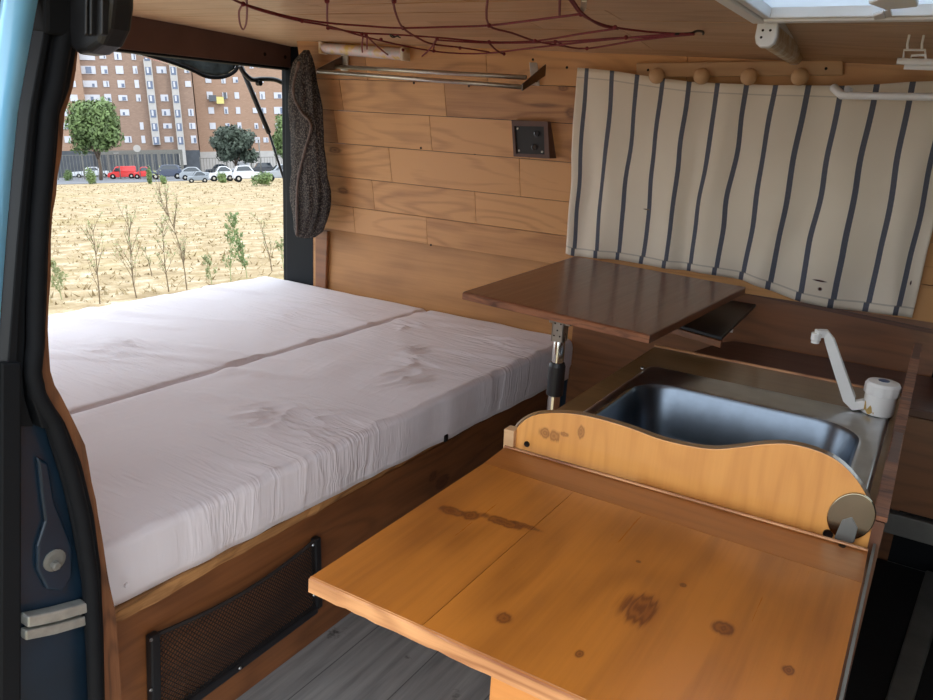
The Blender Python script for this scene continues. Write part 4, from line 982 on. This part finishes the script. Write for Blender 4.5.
# straw tufts
bm = BM()
for i in range(7000):
    d = 7+78*random.random()**1.6; s = random.uniform(-.42, .32)*d*1.05
    hh = random.uniform(.03, .11)*(1+.5*noise.noise(V((s*.3, d*.3, 0)))); a = random.uniform(0, PI); w_ = random.uniform(.008, .02)*(1+d/25)
    for q in range(2):
        a2 = a+q*1.3; lean = V((random.uniform(-.1, .1), random.uniform(-.1, .1), hh))
        p = V((s+random.uniform(-.08, .08), d+random.uniform(-.08, .08), .0)); e = V((math.cos(a2)*w_, math.sin(a2)*w_, 0))
        bm.faces.new([bm.verts.new(p-e), bm.verts.new(p+e), bm.verts.new(p+lean)])
tag(gmesh('dry_grass', bm, M['straw'], 0, 0), 'dry straw-coloured grass covering the empty field outside', 'grass', kind='stuff')
# saplings / tall weeds
def sapling(px, py, pt_, label, green, dens, seed):
    random.seed(seed); s, d = gground(px, py)
    H = gpix(px, pt_, d)[1]
    o = gthing('tall_weed', label, 'weed', s, d, 0, 0, 'tall weeds near the van')
    bs = BM(); bl = BM()
    def br(p, dirv, L, r, lev):
        pts = [p]; q = p.copy(); dv = dirv.copy()
        for i in range(5):
            dv = (dv+V((random.uniform(-.12, .12), random.uniform(-.12, .12), .05))).normalized(); q = q+dv*L/5; pts.append(q.copy())
        tube(bs, pts, [r*(1-.16*i) for i in range(6)], 4)
        if lev > 0:
            for i in range(dens if lev == 2 else 4):
                t = random.uniform(.15, .98); k_ = min(4, int(t*5)); b0 = pts[k_].lerp(pts[k_+1], t*5-k_)
                a = random.uniform(0, 2*PI); nd = (dv*.9+V((math.cos(a), math.sin(a), .35))*.6).normalized()
                br(b0, nd, L*random.uniform(.25, .45)*(1.15-t*.6), r*.5, lev-1)
        else:
            for i in range(5 if green else 3):
                c = pts[random.randint(1, 5)]+V([random.uniform(-.015, .015) for _ in range(3)]); a = V([random.uniform(-1, 1) for _ in range(3)]).normalized()
                b = a.orthogonal().normalized(); l_ = random.uniform(.012, .026)*(1.5 if green else 1)
                bl.faces.new([bl.verts.new(c-a*l_), bl.verts.new(c+b*l_*.35), bl.verts.new(c+a*l_), bl.verts.new(c-b*l_*.35)])
    br(V((0, 0, 0)), V((random.uniform(-.08, .08), 0, 1)).normalized(), H, .010 if not green else .008, 2)
    obj('stems', bs, M['stem'] if not green else M['weed'], o); obj('leaves', bl, M['weed'] if green < 2 else M['bush'], o)
for i, a in enumerate([
 (100, 306, 222, 'leftmost tall bare weed, slender and grey, behind the bed', 0, 12),
 (137, 300, 208, 'spindly forked weed second from the left, leaning left', 0, 16),
 (152, 276, 250, 'shortest thin twig standing between two larger bare weeds', 0, 5),
 (169, 293, 222, 'bare grey weed just left of the tallest one', 0, 14),
 (187, 291, 186, 'tallest tree-like weed with a dark stem, centre of the field', 0, 20),
 (212, 285, 254, 'short green upright weed right of the tallest weed', 1, 10),
 (231, 282, 220, 'leafy yellow-green bushy weed left of the gas strut', 2, 22),
 (247, 278, 236, 'feathery green weed standing under the gas strut', 2, 20),
 (272, 271, 218, 'thin pale weed nearest the right jamb of the opening', 0, 8),
 (62, 300, 258, 'low scrubby weed beside the door pillar', 1, 14),
 (284, 270, 240, 'faint small weed touching the right jamb of the opening', 1, 8)]):
    sapling(*a, seed=40+i)
random.seed(11)
# shrubs and trees
def leafball(bm, c, rx, ry, rz, n, l):
    for i in range(n):
        v = V([random.gauss(0, 1) for _ in range(3)]).normalized()*random.uniform(.5, 1.12); p = c+V((v.x*rx, v.y*ry, v.z*rz))
        nrm = (v+V([random.uniform(-.6, .6) for _ in range(3)])).normalized(); a = nrm.orthogonal().normalized()
        a.rotate(Matrix.Rotation(random.uniform(0, 2*PI), 3, nrm)); b = nrm.cross(a); s = l*random.uniform(.6, 1.3)
        bm.faces.new([bm.verts.new(p-a*s), bm.verts.new(p-b*s*.5), bm.verts.new(p+a*s), bm.verts.new(p+b*s*.5)])
def tree(name, label, x0, x1, y0, y1, ybase, D, m, blobs, trunkw=.22, nleaf=420, lev=.28):
    s0, zt = gpix(x0, y0, D); s1, zb = gpix(x1, y1, D); sm = (s0+s1)/2; W = (s1-s0)/2; Hh = (zt-zb)/2
    o = gthing(name, label, 'tree' if 'tree' in name else 'bush', sm, D)
    bm = BM()
    for i in range(blobs):
        a = random.uniform(0, 2*PI); r = random.uniform(.25, .72); z_ = random.uniform(-.6, .62)
        k_ = math.sqrt(max(.1, 1-z_*z_))
        leafball(bm, V((math.cos(a)*r*W*k_*1.15, math.sin(a)*r*W*k_*1.15, zb+Hh+z_*Hh)), W*.46, W*.46, Hh*.40, nleaf, lev)
    obj('crown', bm, m, o)
    bm = BM(); tube(bm, [V((0, 0, 0)), V((.1, 0, zb*.5+.1)), V((-.1, 0, zb+Hh*.6))], [trunkw, trunkw*.8, trunkw*.5], 8)
    for i in range(4):
        a = i*1.6; tube(bm, [V((0, 0, zb*.8)), V((math.cos(a)*W*.4, math.sin(a)*W*.4, zb+Hh))], [trunkw*.5, trunkw*.2], 6)
    obj('trunk', bm, M['bark'], o, smooth=True)
tree('leafy_tree', 'round bright green tree at the left before the flats', 63, 124, 98, 155, 172, 112, M['green'], 26)
tree('olive_tree', 'dark grey-green tree in the car park right of centre', 209, 258, 126, 163, 172, 118, M['olive'], 24)
tree('leafy_tree', 'bright green tree half hidden behind the rear right jamb', 270, 312, 112, 160, 172, 112, M['green'], 22)
def bush(label, x0, x1, y0, yb, m, D=None):
    s, d = gground((x0+x1)/2, yb); s0, zt = gpix(x0, y0, d); s1, _ = gpix(x1, y0, d); W = (s1-s0)/2
    bm = BM()
    for i in range(7):
        a = random.uniform(0, 2*PI); r = random.uniform(0, .55); leafball(bm, V((math.cos(a)*r*W, math.sin(a)*r*W*.7, zt*random.uniform(.3, .62))), W*.45, W*.45, zt*.38, 160, .10)
    tag(gmesh('scrub_bush', bm, m, s, d), label, 'bush', 'scrub bushes at the edge of the field')
for a in ((63, 74, 168, 181, 'pale scrub bush beside the pillar in front of the parked cars'), (82, 101, 167, 184, 'green scrub bush in front of the white pickup'), (147, 154, 163, 184, 'tall narrow scrub bush between red car and dark van'),
          (158, 168, 175, 184, 'small low scrub bush in front of the dark van'), (216, 228, 171, 183, 'small yellow-green scrub bush before the white hatchbacks'), (250, 277, 170, 186, 'widest green scrub bush right of the gas strut')):
    bush(a[4], a[0], a[1], a[2], a[3], M['bush'])
# cars
def paint(name, rgb): return simple(name, rgb, .3, 0, .02, 2, coat=.6)
WHEEL = None
def car(label, x0, x1, ybot, height, colr, kind='hatch', flip=False, ybt=None):
    xc = (x0+x1)/2; s, d = gground(xc, ybot); s0 = gpix(x0, ybot, d)[0]; s1 = gpix(x1, ybot, d)[0]; L = s1-s0; Hh = height*.86
    name = {'hatch': 'parked_car', 'van': 'parked_van', 'pickup': 'pickup_truck', 'suv': 'parked_car'}[kind]
    W = 1.7
    o = gthing(name, label, 'van' if kind == 'van' else 'car', s, d+W/2, 0, PI if flip else 0)
    belt = Hh*(.58 if kind != 'van' else .52)
    P = {'hatch': [(-.5,.2),(-.5,.42),(-.47,.56),(-.22,.60),(.40,.62),(.48,.56),(.5,.40),(.5,.2)],
         'suv': [(-.5,.22),(-.5,.5),(-.47,.58),(-.25,.62),(.47,.62),(.5,.5),(.5,.22)],
         'van': [(-.5,.15),(-.5,.4),(-.44,.5),(-.30,.56),(.5,.58),(.5,.15)],
         'pickup': [(-.5,.22),(-.5,.5),(-.47,.58),(-.2,.62),(.5,.62),(.5,.22)]}[kind]
    T = {'hatch': [(-.24,.60),(-.08,.97),(.0,1.0),(.20,.99),(.38,.80),(.43,.62)], 'suv': [(-.26,.62),(-.12,.97),(.0,1.0),(.36,.98),(.45,.62)],
         'van': [(-.32,.56),(-.2,.96),(-.1,1.0),(.46,1.0),(.5,.95),(.5,.58)], 'pickup': [(-.22,.62),(-.1,.97),(0,1.0),(.16,.98),(.22,.62)]}[kind]
    m = colr
    bm = BM(); prism(bm, [V((x*L, -W/2, z*Hh)) for x, z in P], (0, W, 0)); obj('body', bm, m, o, bevel=.06, seg=2)
    bm = BM(); A = [V((x*L, 0, z*Hh)) for x, z in T]; rings = []
    A0 = [p+V((0, -W/2+.06+.22*(p.z/Hh-.6), 0)) for p in A]; A1 = [V((p.x, -p.y, p.z)) for p in A0]
    a = [bm.verts.new(p) for p in A0]; b = [bm.verts.new(p) for p in A1]; nn = len(a); bm.faces.new(a); bm.faces.new(b[::-1])
    for i in range(nn): bm.faces.new((a[i], b[i], b[(i+1) % nn], a[(i+1) % nn]))
    rf_ = obj('roof', bm, m, o, bevel=.04)
    cen = sum((p for p in A), V())/nn
    for side in (-1, 1):
        bm = BM(); g = []
        for p in A:
            q = cen.lerp(p, .80); q.z = cen.z+(p.z-cen.z)*.72; g.append(V((q.x, side*(W/2-.06-.22*(q.z/Hh-.6)+.012), q.z)))
        if kind == 'van': g = [V((x*L, side*(W/2-.0), z*Hh)) for x, z in ((-.28,.60),(-.2,.86),(-.06,.86),(-.06,.60))]
        prism(bm, g, (0, side*.01, 0)); obj('side_window', bm, M['glassdark'], rf_)
    bm = BM(); p, q = A[0], A[1]; e = (q-p)*.1; n_ = V((-(q-p).z, 0, (q-p).x)).normalized()*.015
    w0, w1 = W/2-.16, W/2-.22
    prism(bm, [p+e+V((0, -w0, 0))+n_, q-e+V((0, -w1, 0))+n_, q-e+V((0, w1, 0))+n_, p+e+V((0, w0, 0))+n_], n_); obj('windscreen', bm, M['glassdark'], rf_)
    wr_ = Hh*.215
    for xx in (-.32, .32):
        for side in (-1, 1):
            bm = BM(); c = V((xx*L, side*(W/2-.1), wr_)); lathe(bm, c, (0, side, 0), [(wr_, -.1), (wr_, .09), (wr_*.85, .115)], 16, 0); lathe(bm, c+V((0, side*.11, 0)), (0, side, 0), [(wr_*.42, 0), (wr_*.36, .012)], 12, 1)
            obj('wheel', bm, [M['rubber'], M['alu']], o)
    return o
pw = paint('white_car_paint', (196, 198, 204)); ps = paint('silver_car_paint', (140, 146, 154)); pr_ = paint('red_car_paint', (206, 34, 34)); pb_ = paint('black_car_paint', (40, 44, 54)); pn = paint('navy_car_paint', (52, 62, 84)); pg = paint('grey_car_paint', (120, 128, 138))
car('white pickup-like car parked left of the red van', 72, 112, 178, 1.95, pw, 'pickup')
car('black car parked furthest left behind the white pickup', 56, 84, 175.5, 2.0, pb_, 'hatch')
car('red delivery van in the car park', 108, 137, 179, 2.0, pr_, 'van')
car('red hatchback parked just right of the red van', 134, 153, 179, 1.85, pr_, 'hatch')
car('dark blue estate car parked right of the red hatchback', 150, 184, 179.5, 2.1, pn, 'suv')
car('silver car parked in front, right of the dark blue estate', 180, 211, 180.2, 1.75, ps, 'hatch', True)
car('grey car partly hidden behind the silver car', 188, 209, 183, 1.3, pg, 'hatch')
car('black car parked behind under the dark tree', 206, 232, 175.5, 2.0, pb_, 'hatch')
car('white hatchback parked below the dark tree', 210, 235, 181.5, 1.8, pw, 'hatch')
car('white saloon parked right of the white hatchback', 234, 262, 182, 1.85, pw, 'suv', True)
car('dark car parked behind near the lamp post', 250, 275, 175.5, 2.1, pb_, 'suv')
car('silver car behind the gas strut near the right jamb', 264, 305, 181, 1.9, ps, 'suv')
car('pale blue car parked behind between the blue estate and the silver car', 160, 186, 175.5, 2.0, ps, 'hatch')
car('white van parked behind, right of the dark tree trunk', 232, 250, 175.5, 2.3, pw, 'van')
# blocks of flats
def block(label, xa, xb, ytop, D, m, cols, rowsy, stairs, depth=16, cornice=True):
    s0, s1 = gpix(xa, 100, D)[0], gpix(xb, 100, D)[0]; zt = gpix((xa+xb)/2, ytop, D)[1]
    o = gthing('apartment_building', label, 'building', (s0+s1)/2, D); sm = (s0+s1)/2
    bm = BM(); box(bm, (s0-sm, 0, 0), (s1-sm, depth, zt)); obj('brick_wall', bm, m, o)
    zg = gpix((xa+xb)/2, 151, D)[1]
    bm = BM(); box(bm, (s0-sm-.1, -.15, 0), (s1-sm+.1, 0, zg)); obj('ground_storey', bm, M['render'] if xa > 150 else M['slate'], o)
    if cornice:
        z1 = gpix((xa+xb)/2, ytop+7, D)[1]
        bm = BM(); box(bm, (s0-sm-.3, -.4, z1), (s1-sm+.3, 1, zt+.2)); obj('cornice', bm, M['cornice'], o)
    for (x, w_) in cols:
        s = gpix(x, 98, D)[0]-sm
        for ry in rowsy:
            z = gpix(x, ry, D)[1]; ww = w_*D/F/2*random.uniform(.8, 1.1); hh = .62*random.uniform(.7, 1.1)
            if random.random() < .06: continue
            bm = BM(); box(bm, (s-ww, -.12, z-hh), (s+ww, .0, z+hh), 0)
            r = random.random(); f0 = random.uniform(-1, .2)
            if r < .75:
                pw_ = ww*random.choice((.35, .5, .8)); x0_ = s+ww*random.uniform(-.6, .3); box(bm, (x0_, -.16, z-hh*.85), (min(s+ww*.9, x0_+pw_), -.121, z+hh*random.choice((.1, .4, .8))), 1)
            obj('window', bm, [M['frame'], M['pane']], o)
    for (xt, yt, xb_, yb_, w_) in stairs:
        s = gpix((xt+xb_)/2, (yt+yb_)/2, D)[0]-sm; zt2 = gpix(xt, yt, D)[1]; zb2 = gpix(xb_, yb_, D)[1]; ww = w_*D/F/2
        bm = BM(); box(bm, (s-ww, -1.0, zb2), (s+ww, 0, zt2)); obj('stair_column', bm, M['render'], o)
        for ry in rowsy:
            z = gpix(xt, ry, D)[1]
            bm = BM(); box(bm, (s-ww*.7, -1.06, z-.9), (s+ww*.7, -.99, z+.4), 0); box(bm, (s-ww*.4, -1.1, z-.6), (s+ww*.1, -1.05, z+.3), 1); obj('stair_window', bm, [M['pane'], M['frame']], o)
RA = (56, 70, 84, 98, 112.5, 126, 139.5)
block('brown brick block of flats at the left with two white stair columns', 84, 194, 42, 152, M['brickA'], [(92, 12), (108, 5), (123, 7), (138.5, 3.5), (164.5, 8), (189.5, 5)], RA, [(146, 60, 158, 145, 6.5), (171.5, 58, 183.5, 165, 6)])
block('narrow orange brick flats set back at the far left by the pillar', 40, 84.5, 40, 150.5, M['brickB'], [(62, 6), (74, 6)], RA, [])
block('orange brick block of flats at the right behind the gas strut', 195, 320, 42, 156, M['brickB'], [(210, 5), (225, 4), (237, 4), (254, 4), (262.5, 4.5), (278, 9)], (65, 80, 95.5, 110.5, 126, 140), [])
# laundry on the right block
s, z = gpix(218, 98, 155.2)
bm = BM(); box(bm, (-1.6, -.1, -.6), (-.3, .1, .5), 0); box(bm, (-.3, -.1, -1.0), (1.0, .1, .2), 1); box(bm, (1.0, -.1, -.2), (1.5, .1, 1.0), 0)
tag(gmesh('washing', bm, [pb_, simple('yellow_cloth', (206, 196, 120), .8)], s, 155.2, z), 'dark and yellow washing hung outside the right block', 'laundry')
# fence and carport
s0, z0 = gpix(98, 151, 128); s1, _ = gpix(182, 151, 128)
cp = gthing('carport', 'long low grey carport in front of the left flats', 'carport', (s0+s1)/2, 128)
bm = BM(); hw = (s1-s0)/2; box(bm, (-hw, -2, z0-.5), (hw, 3, z0)); obj('roof', bm, M['greymetal'], cp)
for i in range(12):
    x_ = -hw+.3+i*(2*hw-.6)/11; bm = BM(); box(bm, (x_-.12, -1.9, 0), (x_+.12, -1.7, z0-.5)); obj('post', bm, M['greymetal'], cp)
def fence(label, xa, xb, D, yt):
    s0, z0 = gpix(xa, yt, D); s1, _ = gpix(xb, yt, D); f = gthing('railing_fence', label, 'fence', (s0+s1)/2, D); hw = (s1-s0)/2
    bm = BM()
    for z_ in (.3, z0-.1): box(bm, (-hw, -.04, z_), (hw, .04, z_+.08))
    x_ = -hw
    while x_ < hw: box(bm, (x_, -.02, 0), (x_+.06, .02, z0)); x_ += .42
    obj('railing', bm, M['greymetal'], f)
    for i in range(int(hw/2)+2):
        x_ = -hw+i*2*hw/(int(hw/2)+1); bm = BM(); box(bm, (x_-.08, -.06, 0), (x_+.08, .06, z0+.15)); obj('post', bm, M['greymetal'], f)
fence('grey railing fence behind the parked cars at the left', 55, 182, 122, 155)
fence('grey railing fence behind the parked cars at the right', 200, 300, 124, 158)
def pole(name, label, cat, x, ytop, D, r, head):
    s, z = gpix(x, ytop, D); o = gthing(name, label, cat, s, D)
    bm = BM(); tube(bm, [V((0, 0, 0)), V((0, 0, z))], r, 8); obj('pole', bm, M['greymetal'], o, smooth=True)
    bm = BM()
    if head == 'disc': lathe(bm, V((0, -.1, z)), (0, -1, 0), [(.45, 0), (.45, .05)], 20)
    else: box(bm, (-.5, -.15, z-.1), (.1, .15, z+.06))
    obj('sign_disc' if head == 'disc' else 'lamp_head', bm, M['render'], o)
pole('road_sign', 'round white road sign on a pole above the red hatchback', 'sign', 137, 148.5, 112, .06, 'disc')
pole('street_lamp', 'thin grey lamp post right of the dark tree', 'street lamp', 258.5, 139, 108, .08, 'lamp')
pole('street_lamp', 'thin grey lamp post above the red van', 'street lamp', 117.5, 153, 116, .07, 'lamp')
# ------------------------------------------------------------------ light, camera
W_ = bpy.data.worlds.new('world'); bpy.context.scene.world = W_; W_.use_nodes = True; nt = W_.node_tree
bg = nt.nodes['Background']; bg.inputs['Strength'].default_value = 1.0; bg.inputs['Color'].default_value = (.84, .92, 1.0, 1)
SKY, SUN, EXPO = 3.2, 1.0, 0.0
bg.inputs['Strength'].default_value = SKY
sd_ = bpy.data.lights.new('sun', 'SUN'); sd_.energy = SUN; sd_.angle = math.radians(1.5); sd_.color = (1, .95, .86)
so = bpy.data.objects.new('sun', sd_); C.objects.link(so); so.rotation_euler = V((.62, .05, .78)).to_track_quat('Z', 'Y').to_euler()
cd_ = bpy.data.cameras.new('camera'); co = bpy.data.objects.new('camera', cd_); C.objects.link(co)
co.matrix_world = Matrix.Translation(CAM) @ Matrix((RT, UP, -FW)).transposed().to_4x4()
cd_.sensor_fit = 'HORIZONTAL'; cd_.sensor_width = 36; cd_.lens = 36*F/933; cd_.clip_start = .01; cd_.clip_end = 1000
S = bpy.context.scene; S.camera = co
S.view_settings.view_transform = 'Standard'; S.view_settings.look = 'None'; S.view_settings.exposure = EXPO; S.view_settings.gamma = 1; S.view_settings.use_curve_mapping = False
